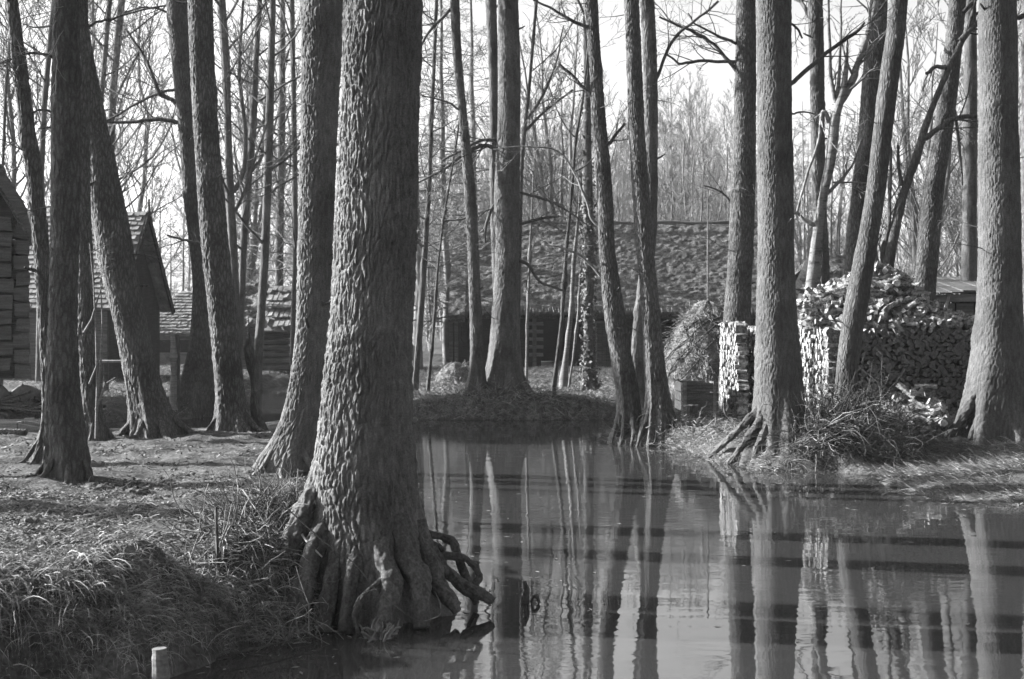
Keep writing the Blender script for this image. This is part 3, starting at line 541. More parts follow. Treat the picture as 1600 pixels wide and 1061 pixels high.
TR('fruit_tree', 'crooked pale forked tree with cut ends above the heap of split wood',
   [(148,1310,1322),(180,1296,1312),(230,1292,1309),(270,1287,1302),(300,1280,1294),(340,1274,1288),(380,1267,1285),(450,1258,1281),(500,1254,1278)], 25.5, 157, mat='bark_birch', big=0, top=5.7, crown=None, zvis=5.4,
   branches=[dict(p=[(1312,160,13),(1322,145,13),(1334,120,12),(1338,104,10),(1351,72,10),(1362,30,9),(1370,-10,8)],n=8,L=1.2),dict(p=[(1306,160,8),(1299,130,6),(1296,90,5),(1294,0,4)],n=3),dict(p=[(1308,150,7),(1312,110,5),(1313,50,4),(1314,-5,3)],n=3),dict(p=[(1296,192,8),(1288,170,6),(1282,180,6),(1282,215,5),(1262,270,4),(1245,330,4)],n=5,m='twig_pale'),dict(p=[(1273,352,7),(1258,345,6),(1245,331,5),(1240,335,4)],n=3),dict(p=[(1290,305,6),(1310,285,5),(1330,262,4),(1347,216,3)],n=4),dict(p=[(1302,285,3),(1340,285,3),(1370,286,2)],n=2)])
TR('alder_tree', 'thick leaning trunk behind the smooth leaning one above the wood heap', [(0,1360,1387),(100,1349,1383),(200,1341,1372),(300,1331,1358),(400,1321,1350),(440,1317,1346)], 26.5, 163, big=1, zstep=.025, top=18, ncr=8)
TR('alder_tree', 'smooth trunk leaning right in front of the dark stack of firewood', [(0,1390,1418),(50,1386,1415),(100,1378,1408),(200,1366,1396),(300,1354,1384),(400,1336,1368),(450,1324,1359),(500,1315,1350),(550,1309,1343),(600,1305,1338)], 20.9, 167, mat='bark_dark', big=1, top=16, ncr=8, cw=.03, amp=.005)
TR('fruit_tree', 'dark crooked tree forking over the wood heap, leaning right',
   [(60,1501,1511),(89,1486,1496),(136,1465,1475),(178,1448,1458),(212,1436,1449),(254,1423,1437),(297,1407,1420),(350,1392,1408),(424,1374,1395),(477,1364,1384)], 25.4, 173, mat='bark_dark', big=0, top=7.4, zvis=7.0, crown=None,
   branches=[dict(p=[(1500,65,11),(1515,48,9),(1532,30,8),(1550,15,6)],n=5,L=1.2),dict(p=[(1445,216,10),(1462,205,8),(1475,194,8),(1490,184,8),(1526,182,7)],n=5),dict(p=[(1478,105,8),(1462,104,6),(1446,115,5)],n=2),dict(p=[(1385,420,9),(1377,400,8),(1390,350,6),(1391,290,5),(1392,230,4)],n=5),dict(p=[(1372,415,7),(1366,380,6),(1369,372,6)],n=1),dict(p=[(1492,172,5),(1500,230,5),(1503,290,3)],n=3),dict(p=[(1410,290,7),(1404,260,5),(1402,226,4)],n=3)])
TR('alder_tree', 'thick trunk leaning right behind the dark crooked forked tree', [(0,1483,1509),(100,1473,1501),(200,1460,1490),(300,1441,1474),(400,1430,1466),(440,1425,1462)], 28.5, 179, big=1, zstep=.03, mat='bark', top=19, ncr=8)
TR('alder_tree', 'straight slim trunk just left of the last thick trunk on the right', [(0,1508,1525),(100,1506,1526),(200,1504,1526),(430,1502,1527)], 31.5, 181, mat='bark_far', big=0, top=19, ncr=9)
tA, cA = TR('alder_tree', 'last thick trunk on the right with a broad rooted foot on the sunny bank',
   [(0,1531,1588),(100,1531,1590),(200,1530,1591),(300,1529,1592),(400,1528,1593),(450,1527,1594),(500,1524,1596),(550,1519,1599),(600,1513,1604),(640,1506,1608),(665,1500,1612),(690,1493,1616)], 19.9, 191, big=2, nseg=220, zstep=.014, cw=.042, ch=.12, amp=.009, lobe=.28, flare_h=.4, roots=2, root_len=.5, rootdirs=[5.7, .1], top=18, ncr=9, mat='bark_mid',
   branches=[dict(p=[(1590,28,8),(1610,20,8),(1640,10,6)],n=3)])
roots_px(tA, [([(1535,590,19.9),(1518,630,19.75),(1498,662,19.7),(1474,684,19.75),(1448,698,19.9)], .11, .035),
   ([(1536,620,19.8),(1528,655,19.65),(1518,685,19.55),(1508,704,19.5)], .07, .03),
   ([(1572,610,19.8),(1580,650,19.6),(1590,685,19.4),(1600,712,19.2)], .095, .05),
   ([(1550,630,19.75),(1552,665,19.6),(1550,700,19.5)], .06, .03)], mat='bark_mid', seed=91)
TR('alder_tree', 'trunk cut off by the right border of the photo', [(0,1596,1622),(200,1597,1624),(400,1597,1626),(600,1594,1634)], 24.0, 193, mat='bark', big=0, top=18, ncr=8)

# --- background wood: a few kinds built once, then copied one by one
def proto(kind, seed):
    R = np.random.default_rng(seed); m = MB()
    if kind == 'bare':
        H = 15; n = 14; z = np.linspace(-.3, H, n); b = np.stack([np.cumsum(R.normal(0, .10, n)), np.cumsum(R.normal(0, .10, n)), z], -1); b[:2, :2] = 0
        m.tube(b, np.linspace(.15, .02, n), 7)
        for j in range(30):
            t = .12+.86*(j+R.uniform())/30; i = min(int(t*(n-1)), n-2); p = b[i]+(b[i+1]-b[i])*(t*(n-1)-i); a = R.uniform(0, 6.28)
            grow(m, p, [math.cos(a), math.sin(a), R.uniform(.7, 1.7)], (1-t)*4+1.3, .05*(1-t)+.016, 2, R, up=.13, wig=.12, nch=7, rmin=.009, spread=.6, ratio=.55)
    elif kind == 'forked':
        H = 13
        for s in range(4):
            a = R.uniform(0, 6.28); n = 12; z = np.linspace(-.3, H*R.uniform(.75, 1), n); o = (np.clip(z, 0, None)/H)**1.3*R.uniform(.8, 2.6)
            b = np.stack([o*math.cos(a)+R.normal(0, .05, n), o*math.sin(a)+R.normal(0, .05, n), z], -1); m.tube(b, np.linspace(.12, .015, n), 6)
            for j in range(14):
                t = .2+.78*(j+R.uniform())/14; i = min(int(t*(n-1)), n-2); q = R.uniform(0, 6.28)
                grow(m, b[i], [math.cos(q), math.sin(q), R.uniform(.6, 1.6)], (1-t)*3+1, .03*(1-t)+.014, 2, R, up=.12, wig=.13, nch=6, rmin=.009, spread=.6)
    elif kind == 'larch':
        H = 17; n = 12; z = np.linspace(-.3, H, n); b = np.stack([R.normal(0, .03, n), R.normal(0, .03, n), z], -1); m.tube(b, np.linspace(.17, .02, n), 7)
        for j in range(80):
            t = .10+.88*(j+R.uniform())/80; zz = -.3+t*H; a = R.uniform(0, 6.28)
            grow(m, [0, 0, zz], [math.cos(a), math.sin(a), R.uniform(-.1, .35)], (1-t)*2.9+.5, .022*(1-t)+.012, 1, R, up=-.01, wig=.10, nch=16, rmin=.008, spread=.9, ratio=.42, first=.08)
    return m
PR = {}
for kind, seeds in (('bare', (1, 2, 3)), ('forked', (4, 5)), ('larch', (6, 7))):
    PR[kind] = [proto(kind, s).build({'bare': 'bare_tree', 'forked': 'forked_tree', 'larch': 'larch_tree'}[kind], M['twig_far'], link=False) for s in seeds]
def plant(kind, px, d, top_py, label, group, k=None, rz=None):
    R = random.Random(int(px*7+d*13)); src = PR[kind][R.randrange(len(PR[kind])) if k is None else k]
    o = src.copy(); COL.objects.link(o); x = X(px, d); b = gz(x, d); H = {'bare': 15, 'forked': 13, 'larch': 17}[kind]
    s = (CZ+(500-top_py)*d/F-b)/H; o.location = (x, d, b); o.scale = (s*R.uniform(.9, 1.15), s*R.uniform(.9, 1.15), s); o.rotation_euler = (R.uniform(-.03, .03), R.uniform(-.03, .03), R.uniform(0, 6.28) if rz is None else rz)
    return tag(o, label, None or {'bare': 'tree', 'forked': 'tree', 'larch': 'conifer'}[kind], group)
G1 = 'bare trees of the background wood behind the barn'
R_ = random.Random(3)
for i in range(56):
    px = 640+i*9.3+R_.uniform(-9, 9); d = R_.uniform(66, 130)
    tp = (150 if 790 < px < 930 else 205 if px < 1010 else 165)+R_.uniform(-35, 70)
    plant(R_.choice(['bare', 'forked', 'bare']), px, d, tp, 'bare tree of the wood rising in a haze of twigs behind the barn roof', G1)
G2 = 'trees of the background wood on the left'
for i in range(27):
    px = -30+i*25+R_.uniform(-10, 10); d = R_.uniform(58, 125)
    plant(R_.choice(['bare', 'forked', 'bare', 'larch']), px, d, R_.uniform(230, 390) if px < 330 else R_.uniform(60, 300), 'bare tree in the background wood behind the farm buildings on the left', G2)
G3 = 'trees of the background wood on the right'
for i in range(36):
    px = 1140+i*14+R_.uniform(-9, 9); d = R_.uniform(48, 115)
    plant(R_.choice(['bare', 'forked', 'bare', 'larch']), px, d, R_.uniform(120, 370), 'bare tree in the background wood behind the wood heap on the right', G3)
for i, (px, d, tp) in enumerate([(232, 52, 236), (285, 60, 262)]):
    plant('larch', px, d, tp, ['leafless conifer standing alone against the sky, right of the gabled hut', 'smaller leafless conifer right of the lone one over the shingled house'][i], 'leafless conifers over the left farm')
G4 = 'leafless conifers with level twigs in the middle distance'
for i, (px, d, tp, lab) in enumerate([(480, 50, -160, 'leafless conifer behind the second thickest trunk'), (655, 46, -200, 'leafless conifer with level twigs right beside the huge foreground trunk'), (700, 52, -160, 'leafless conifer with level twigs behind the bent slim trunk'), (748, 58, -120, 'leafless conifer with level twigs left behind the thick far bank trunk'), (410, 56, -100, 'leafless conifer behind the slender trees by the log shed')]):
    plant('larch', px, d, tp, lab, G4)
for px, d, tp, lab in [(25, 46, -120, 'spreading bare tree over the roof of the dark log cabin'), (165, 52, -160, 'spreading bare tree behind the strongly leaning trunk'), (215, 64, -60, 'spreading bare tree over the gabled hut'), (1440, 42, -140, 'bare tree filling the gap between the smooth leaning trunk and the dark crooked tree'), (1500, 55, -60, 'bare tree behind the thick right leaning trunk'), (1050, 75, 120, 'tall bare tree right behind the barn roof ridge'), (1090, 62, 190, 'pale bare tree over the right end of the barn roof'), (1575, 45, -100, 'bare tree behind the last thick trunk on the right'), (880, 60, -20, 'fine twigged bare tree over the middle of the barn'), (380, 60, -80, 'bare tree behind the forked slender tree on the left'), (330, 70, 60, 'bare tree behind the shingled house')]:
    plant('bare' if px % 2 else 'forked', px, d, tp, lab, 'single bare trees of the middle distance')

# --- bank trees just outside the picture on the left, whose shade falls on the bank and the water
for i, (x, y, r) in enumerate([(-8.2, 14.2, .26), (-11.5, 13.0, .3)]):
    zb = gz(x, y); n = 14; z = np.linspace(-.3, 16, n); R = np.random.default_rng(500+i)
    t = thing('alder_tree', (x, y, zb), 'bank tree standing just outside the left edge of the photo', 'tree', 'bank trees outside the left edge')
    b = np.stack([x+z*.03*R.normal()+R.normal(0, .02, n), y+z*.02*R.normal()+R.normal(0, .02, n), z+zb], -1); m = MB(); m.tube(b, np.linspace(r*1.15, .05, n), 18); m.build('trunk', M['bark'], t)
    m = MB()
    for j in range(10):
        q = b[min(n-2, 6+int(j*.7))]; a = R.uniform(0, 6.28); grow(m, q, [math.cos(a), math.sin(a), .6], 3, .06, 2, R, up=.1, nch=5)
    m.build('crown', M['twig'], t)


# ---- setting
def rough_slab(a, b, c, d, nu, nv, amp, th, mb, mi=0, sc=3.0, seed=0):
    """a->b along the eave, d->c along the ridge; the upper face is displaced, the rim goes down by th"""
    a, b, c, d = [np.asarray(p, float) for p in (a, b, c, d)]
    nrm = np.cross(b-a, d-a); nrm /= np.linalg.norm(nrm); nrm = nrm if nrm[2] > 0 else -nrm
    u = np.linspace(0, 1, nu)[None, :, None]; v = np.linspace(0, 1, nv)[:, None, None]
    P = (a*(1-u)+b*u)*(1-v)+(d*(1-u)+c*u)*v
    q = P*sc; dsp = fbm(q[..., 0], q[..., 1]+q[..., 2], 0, seed, 4)*amp
    T = P+nrm*(dsp[..., None]); B = P-nrm*th
    mb.grid(T, mi=mi); mb.grid(B[::-1], mi=mi)
    for s1, s2 in ((T[0], B[0]), (B[-1], T[-1]), (B[:, 0], T[:, 0]), (T[:, -1], B[:, -1])): mb.grid(np.stack([s2, s1]), mi=mi)
def log_wall(mb, x0, x1, y, z0, z1, course, thick=.22, axis='x', notch=0.0, mi=0, seed=0, flat=.0):
    R = np.random.default_rng(seed); n = int(round((z1-z0)/course)); course = (z1-z0)/n
    for i in range(n):
        h = course*.96; e = (notch if i % 2 else -notch*.0)
        zc = z0+course*(i+.5); L = x1-x0+R.uniform(0, .02)
        y_ = y+R.uniform(-.015, .015)
        # squared timber with eased edges
        k = 10; ang = np.linspace(0, 2*math.pi, k, endpoint=False)+math.pi/k
        cs = np.sign(np.cos(ang))*np.abs(np.cos(ang))**.5*thick/2; sn = np.sign(np.sin(ang))*np.abs(np.sin(ang))**.5*h/2
        m = 14; t = np.linspace(x0-e*0, x1, m); dz = R.normal(0, .006, m); dy = R.normal(0, .008, m)
        P = np.empty((m, k, 3)); P[..., 0] = t[:, None]; P[..., 1] = y_+cs[None]+dy[:, None]; P[..., 2] = zc+sn[None]+dz[:, None]
        if axis == 'y': P = P[..., [1, 0, 2]]
        b0 = mb.n; mb.grid(P, True, mi)
        for e_, rev in ((0, False), (m-1, True)):
            c = P[e_].mean(0); tt = [[k, j, (j+1) % k] if rev else [k, (j+1) % k, j] for j in range(k)]; mb.add(np.vstack([P[e_], c]), t=tt, mi=mi)
def shingles(mb, a, b, c, d, rows, cols, th=.03, gap=.12, seed=0, mi=0, lift=.06):
    """courses of single shingles from the eave a-b to the ridge d-c"""
    a, b, c, d = [np.asarray(p, float) for p in (a, b, c, d)]
    nrm = np.cross(b-a, d-a); nrm /= np.linalg.norm(nrm); nrm = nrm if nrm[2] > 0 else -nrm
    R = np.random.default_rng(seed)
    def S(u, v): return (a*(1-u)+b*u)*(1-v)+(d*(1-u)+c*u)*v
    for i in range(rows):
        for j in range(cols):
            if R.uniform() < .012: continue
            u0 = (j+gap*.5*R.uniform()+(i % 2)*.5)/(cols+.5); u1 = (j+1-gap*.5*R.uniform()+(i % 2)*.5)/(cols+.5)
            v0 = (i+R.uniform(-.10, .06))/rows; v1 = min(1, (i+1.25)/rows); l = lift*R.uniform(.7, 1.4)
            p = [S(u0, max(v0, -.02))+nrm*l, S(u1, max(v0, -.02))+nrm*l*R.uniform(.8, 1.2), S(u1, v1)+nrm*.008, S(u0, v1)+nrm*.008]
            mb.slab(p[0], p[1], p[2], p[3], th, mi)

# --- the long thatched barn behind the far bank
bx0, bx1, by = X(704, 50), X(1225, 50), 50.0
gb = gz(3, 50)
barn = thing('barn', ((bx0+bx1)/2, by+3.5, gb), 'long low barn with a mossy thatched roof and dark timber wall behind the far bank', 'barn')
zE, zR = CZ+(500-487)*49.4/F, CZ+(500-351)*53.8/F
m = MB(); rough_slab((bx0+.55, 49.3, zE), (bx1, 49.3, zE), (bx1, 53.8, zR), (bx0+.55, 53.8, zR), 420, 160, .028, .30, m, sc=5, seed=3)
rough_slab((bx1, 58.3, zE), (bx0+.55, 58.3, zE), (bx0+.55, 53.8, zR), (bx1, 53.8, zR), 40, 20, .10, .30, m, sc=2.2, seed=4)
rough_slab((bx0-.05, 49.0, zE-.12), (bx0+.53, 49.0, zE-.12), (bx0+.53, 53.8, zR-.05), (bx0-.05, 53.8, zR-.05), 22, 110, .028, .32, m, sc=5, seed=5)
roof = m.build('roof', M['thatch'], barn)
m = MB()
for k in range(2): m.tube([(bx0+.3+i*(bx1-bx0-.3)/16, 53.55+.5*k, zR+.07+.03*math.sin(i*1.9+k)) for i in range(17)], .055, 6)
rp = m.build('ridge_pole', M['wood_grey'], barn); rp.parent = roof; rp.location = (0, 0, 0)
m = MB()
for i in range(int((bx1-bx0)/.42)):      # ragged eave fringe in paler reed: the lit edge put into its colour
    pass
R = np.random.default_rng(3)
for i in range(2200):
    xx = R.uniform(bx0+.5, bx1); m.tube([(xx, 49.50, zE+.20), (xx+R.uniform(-.06, .06), 49.12, zE-R.uniform(.02, .14))], .014, 3)
ef = m.build('eave_fringe', M['plaster'], barn); ef.parent = roof; ef.location = (0, 0, 0)
m = MB(); wz1 = zE-.15
# front wall in vertical boards, with the gateway left open
doorx0, doorx1 = X(850, 50), X(884, 50)
xx = bx0+.15; R = np.random.default_rng(9)
while xx < bx1-.1:
    w = R.uniform(.16, .26)
    if not (doorx0 < xx+w/2 < doorx1): m.box((xx+w/2, by+R.uniform(-.012, .012), (gb+wz1)/2+.05), (w-.02, .04, wz1-gb+.1), jit=.004)
    xx += w
m.box((bx0+.02, by+3.9, (gb+wz1)/2), (.06, 7.7, wz1-gb)); m.box((bx1-.02, by+3.9, (gb+wz1)/2), (.06, 7.7, wz1-gb)); m.box(((bx0+bx1)/2, by+7.9, (gb+wz1)/2), (bx1-bx0, .06, wz1-gb))
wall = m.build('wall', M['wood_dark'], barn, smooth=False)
m = MB(); m.slab((bx1-.1, by+.1, zE-.1), (bx1-.1, by+7.9, zE-.1), (bx1-.1, by+3.9, zR-.1), (bx1-.1, by+3.9, zR-.1), .05)
m.build('gable', M['wood_dark'], barn, smooth=False)
for px in (705, 713, 738, 835, 886, 960, 1060, 1150):
    m = MB(); m.box((X(px, 49.5), 49.5, (gb+zE)/2-.1), (.13, .13, zE-gb-.2), jit=.01); m.build('post', M['wood_log'], barn, smooth=False)
m = MB()
for i in range(5): m.box((X(838, 49.7), 49.7, CZ+(500-(506+i*12))*49.7/F), (X(848, 49.7)-X(826, 49.7), .04, .12), ry=.03*(i % 2), jit=.01)
m.build('slatted_hatch', M['wood_grey'], barn, smooth=False)
m = MB(); dx0, dx1 = X(934, 49.85), X(962, 49.85); z1 = CZ-5*49.85/F
for i in range(4): m.box((dx0+(dx1-dx0)*(i+.5)/4, 49.88, (gb+z1)/2), ((dx1-dx0)/4-.015, .05, z1-gb))
dr = m.build('door', M['wood_log'], barn, smooth=False)
m = MB(); m.box(((dx0+dx1)/2, 49.83, z1+.04), (dx1-dx0+.16, .07, .08)); 
for s in (dx0-.05, dx1+.05): m.box((s, 49.83, (gb+z1)/2), (.07, .07, z1-gb))
fr = m.build('door_frame', M['wood_grey'], barn, smooth=False); fr.parent = dr; fr.location = (0, 0, 0)
tag(barn, kind=None)

# --- dark log cabin at the left edge
cx1, cy = X(46, 27), 27.0; cx0 = cx1-3.4; gc = gz(-9.6, 27.2)
cabin = thing('log_cabin', ((cx0+cx1)/2, cy+2.5, gc), 'dark log cabin with interlocked corner timbers and stone footing at the left edge', 'cabin')
zt = CZ+(500-352)*27/F; zb = CZ+(500-592)*27/F
m = MB(); log_wall(m, cx0, cx1-.16, cy+.15, zb, zt, .27, .24, seed=1); log_wall(m, cy+.05, cy+5, cx1-.12, zb+.13, zt, .27, .24, axis='y', seed=2)
log_wall(m, cx0, cx1-.16, cy+5, zb, zt, .27, .24, seed=7)
m.build('wall', M['wood_log'], cabin, smooth=True)
m = MB(); R = np.random.default_rng(4); n = int((zt-zb)/.27)
for i in range(n):                      # heads of the crossing timbers
    for j, xo in enumerate((0, -.30, -.62)):
        z = zb+(i+.5+.5*(j % 2))*(zt-zb)/n
        m.box((cx1-.14+xo+R.uniform(-.02, .02), cy-.05-R.uniform(0, .12), z), (.25+R.uniform(-.03, .03), .4, .245), jit=.018)
m.build('corner_timber', M['wood_log'], cabin, smooth=False)
m = MB(); R = np.random.default_rng(5); x = cx0
while x < cx1+.2:
    w = R.uniform(.35, .6); 
    a = np.linspace(0, 2*math.pi, 14, endpoint=False); e = np.linspace(-1.45, 1.45, 8); A, E = np.meshgrid(a, e)
    rr = 1+.22*vn(np.cos(A)*1.4+x, np.sin(A)*1.4, E*1.2, 2)
    h = R.uniform(.22, .32)
    m.grid(np.stack([x+w/2+rr*w*.55*np.cos(A)*np.cos(E), cy+.05+rr*.35*np.sin(A)*np.cos(E), gc+.02+h/2+rr*h*.7*np.sin(E)], -1), True); x += w*.95
m.build('stone_footing', M['stone'], cabin)
hx = (cx0+cx1)/2; hz = zt+1.66*(cx1-hx)+.2
m = MB()
for i in range(9):                      # boarded gable
    u0 = cx0+.2+i*(cx1-cx0-.4)/9; u1 = u0+(cx1-cx0-.4)/9-.02; f = lambda u: zt+1.66*((cx1-hx)-abs(u-hx))+.0
    m.add([(u0, cy+.06, zt-.05), (u1, cy+.06, zt-.05), (u1, cy+.06, max(f(u1), zt)), (u0, cy+.06, max(f(u0), zt)), (u0, cy+.1, zt-.05), (u1, cy+.1, zt-.05), (u1, cy+.1, max(f(u1), zt)), (u0, cy+.1, max(f(u0), zt))], [[0, 1, 2, 3], [7, 6, 5, 4], [0, 4, 5, 1], [1, 5, 6, 2], [3, 2, 6, 7], [0, 3, 7, 4]])
m.build('gable', M['wood_dark'], cabin, smooth=False)
m = MB(); ov = .12
rough_slab((cx1+ov, cy-.45, zt-1.66*ov+.12), (cx1+ov, cy+5.4, zt-1.66*ov+.12), (hx, cy+5.4, hz+.1), (hx, cy-.45, hz+.1), 60, 60, .05, .22, m, seed=8)
rough_slab((cx0-ov, cy+5.4, zt-1.66*ov+.12), (cx0-ov, cy-.45, zt-1.66*ov+.12), (hx, cy-.45, hz+.1), (hx, cy+5.4, hz+.1), 20, 20, .05, .22, m, seed=9)
rf = m.build('roof', M['thatch'], cabin)
m = MB(); m.slab((cx1+.16, cy-.5, zt-.16), (cx1+.16, cy-.44, zt-.16), (hx, cy-.44, hz+.12), (hx, cy-.5, hz+.12), .17); m.slab((cx0-.16, cy-.5, zt-.16), (cx0-.16, cy-.44, zt-.16), (hx, cy-.44, hz+.12), (hx, cy-.5, hz+.12), .17)
vb = m.build('verge_board', M['wood_log'], cabin, smooth=False); vb.parent = rf; vb.location = (0, 0, 0)

th_ = math.radians(19); ox, oy = cabin.location.x-cx1, cabin.location.y-cy
cabin.rotation_euler = (0, 0, th_); cabin.location = (cx1+ox*math.cos(th_)-oy*math.sin(th_), cy+ox*math.sin(th_)+oy*math.cos(th_), cabin.location.z)

# --- gabled hut with shingled roof
G1_, G2_ = np.array([X(170, 38.2), 38.2]), np.array([X(250, 41.6), 41.6]); gd = (G2_-G1_)/np.linalg.norm(G2_-G1_); rd = np.array([-gd[1], gd[0]]); wd = np.linalg.norm(G2_-G1_); mid = (G1_+G2_)/2
ze = CZ+(500-478)*41/F; zp = CZ+(500-331)*39.9/F; gh = gz(mid[0], mid[1]); LN = 3.2
hut = thing('gabled_hut', (mid[0]+rd[0]*LN/2, mid[1]+rd[1]*LN/2, gh), 'steep hut with a dark gable beside the strongly leaning trunk', 'hut')
def hp(u, v, z): q = mid+gd*u+rd*v; return (q[0], q[1], z)
h2 = wd/2; m = MB()
shingles(m, hp(-h2-.1, 3.5, ze-.1), hp(-h2-.1, -.35, ze-.1), hp(0, -.35, zp), hp(0, 3.5, zp), 20, 20, seed=2, lift=.05)
m.slab(hp(-h2-.1, 3.5, ze-.12), hp(-h2-.1, -.33, ze-.12), hp(0, -.33, zp-.03), hp(0, 3.5, zp-.03), .05)
m.slab(hp(h2+.1, -.35, ze-.12), hp(h2+.1, 3.5, ze-.12), hp(0, 3.5, zp-.02), hp(0, -.35, zp-.02), .08)
rf = m.build('roof', M['shingle'], hut, smooth=False)
m = MB(); m.slab(hp(h2+.12, -.42, ze-.16), hp(h2+.12, -.37, ze-.16), hp(0, -.37, zp+.05), hp(0, -.42, zp+.05), .16); m.slab(hp(-h2-.12, -.42, ze-.16), hp(-h2-.12, -.37, ze-.16), hp(0, -.37, zp+.05), hp(0, -.42, zp+.05), .16)
m.tube([hp(0, -.4, zp), hp(0, -.4, zp+.35)], .03, 5)
vb = m.build('verge_board', M['wood_dark'], hut, smooth=False); vb.parent = rf; vb.location = (0, 0, 0)
m = MB(); nb = 13
for i in range(nb):
    u0 = -h2+wd*i/nb; u1 = u0+wd/nb-.015; f = lambda u: ze+(zp-ze)*(1-abs(u)/h2)-.06
    m.add([hp(u0, 0, gh), hp(u1, 0, gh), hp(u1, 0, f(u1)), hp(u0, 0, f(u0)), hp(u0, .04, gh), hp(u1, .04, gh), hp(u1, .04, f(u1)), hp(u0, .04, f(u0))], [[0, 1, 2, 3], [7, 6, 5, 4], [0, 4, 5, 1], [1, 5, 6, 2], [3, 2, 6, 7], [0, 3, 7, 4]])
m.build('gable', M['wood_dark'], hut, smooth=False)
m = MB()
for s in (-h2+.05, h2-.05): m.add([hp(s-.05, .05, gh), hp(s+.05, .05, gh), hp(s+.05, LN, gh), hp(s-.05, LN, gh), hp(s-.05, .05, ze), hp(s+.05, .05, ze), hp(s+.05, LN, ze), hp(s-.05, LN, ze)], [[0, 3, 2, 1], [4, 5, 6, 7], [0, 1, 5, 4], [1, 2, 6, 5], [2, 3, 7, 6], [3, 0, 4, 7]])
m.add([hp(-h2+.02, LN-.05, gh), hp(h2-.02, LN-.05, gh), hp(h2-.02, LN-.1, gh), hp(-h2+.02, LN-.1, gh), hp(-h2+.02, LN-.05, ze), hp(h2-.02, LN-.05, ze), hp(h2-.02, LN-.1, ze), hp(-h2+.02, LN-.1, ze)], [[0, 3, 2, 1], [4, 5, 6, 7], [0, 1, 5, 4], [1, 2, 6, 5], [2, 3, 7, 6], [3, 0, 4, 7]])
m.build('wall', M['wood_log'], hut, smooth=False)

# --- low shingled house with pale wall
a, b = X(222, 52), X(345, 52); g5 = gz(-13, 52); ze, zr = CZ+(500-522)*51.6/F, CZ+(500-455)*54/F
hs = thing('shingled_house', ((a+b)/2, 54.5, g5), 'low house with a pale shingled roof beyond the channel on the left', 'house')
m = MB(); shingles(m, (a-.1, 51.6, ze), (b, 51.6, ze), (b, 54.2, zr), (a+.9, 54.2, zr), 14, 30, seed=5, lift=.05); m.slab((a-.1, 51.6, ze-.03), (b, 51.6, ze-.03), (b, 54.2, zr-.03), (a+.9, 54.2, zr-.03), .05); m.slab((b, 56.8, ze), (a-.1, 56.8, ze), (a+.9, 54.2, zr-.02), (b, 54.2, zr-.02), .08)
m.slab((a-.1, 56.8, ze), (a-.1, 51.6, ze), (a+.9, 54.2, zr-.02), (a+.9, 54.2, zr-.02), .06)
m.build('roof', M['shingle'], hs, smooth=False)
m = MB(); m.box(((a+b)/2, 54.2, (g5+ze)/2), (b-a-.3, 4.6, ze-g5+.1)); m.build('wall', M['plaster'], hs, smooth=False)
for px in (258, 290):
    m = MB(); m.box((X(px, 51.85), 51.87, CZ+(500-541)*51.8/F), (.5, .06, .55)); f = m.build('window', M['wood_grey'], hs, smooth=False)
    m = MB(); m.box((X(px, 51.82), 51.84, CZ+(500-541)*51.8/F), (.4, .03, .45)); pn = m.build('pane', M['black'], hs, smooth=False); pn.parent = f; pn.location = (0, 0, 0)

# --- log shed with tiled roof in courses, dark wing on its left
a, b = X(410, 46), X(500, 46); c0 = X(374, 46.4); g6 = gz(-8, 46.5); ze, zr = CZ+(500-514)*45.6/F, CZ+(500-447)*48/F
sh = thing('log_shed', ((a+b)/2, 48, g6), 'small log shed with a pale tiled roof and a dark wing', 'shed')
m = MB(); shingles(m, (a-.12, 45.6, ze), (b, 45.6, ze), (b, 48, zr), (a-.12, 48, zr), 5, 11, th=.05, gap=.25, seed=6, lift=.14); m.slab((a-.12, 45.6, ze-.05), (b, 45.6, ze-.05), (b, 48, zr-.05), (a-.12, 48, zr-.05), .06); m.slab((b, 50.4, ze), (a-.12, 50.4, ze), (a-.12, 48, zr-.03), (b, 48, zr-.03), .08)
m.build('roof', M['shingle'], sh, smooth=False)
m = MB(); log_wall(m, a, b, 46.1, g6, ze+.1, .2, .2, seed=9); log_wall(m, 46.1, 49.9, a+.1, g6, ze+.1, .2, .2, axis='y', seed=10)
m.build('wall', M['wood_log'], sh, smooth=True); m = MB()
m.add([(a, 46.0, ze), (a, 50.0, ze), (a, 48, zr-.1), (a+.08, 46.0, ze), (a+.08, 50.0, ze), (a+.08, 48, zr-.1)], t=[[0, 1, 2], [5, 4, 3]])
m.build('gable', M['wood_log'], sh, smooth=True)
m = MB(); m.box(((c0+a)/2-.05, 47.8, (g6+ze)/2+.05), (a-c0, 3.2, ze-g6)); m.build('wing', M['wood_log'], sh, smooth=False)
m = MB(); rough_slab((c0-.1, 45.9, ze+.15), (a-.16, 45.9, ze+.15), (a-.16, 48.2, zr+.12), (c0-.1, 48.2, zr+.12), 40, 40, .10, .25, m, seed=12, sc=3); rough_slab((a-.16, 50.4, ze+.15), (c0-.1, 50.4, ze+.15), (c0-.1, 48.2, zr+.12), (a-.16, 48.2, zr+.12), 10, 10, .08, .25, m, seed=12, sc=3)
m.build('wing_roof', M['thatch'], sh)

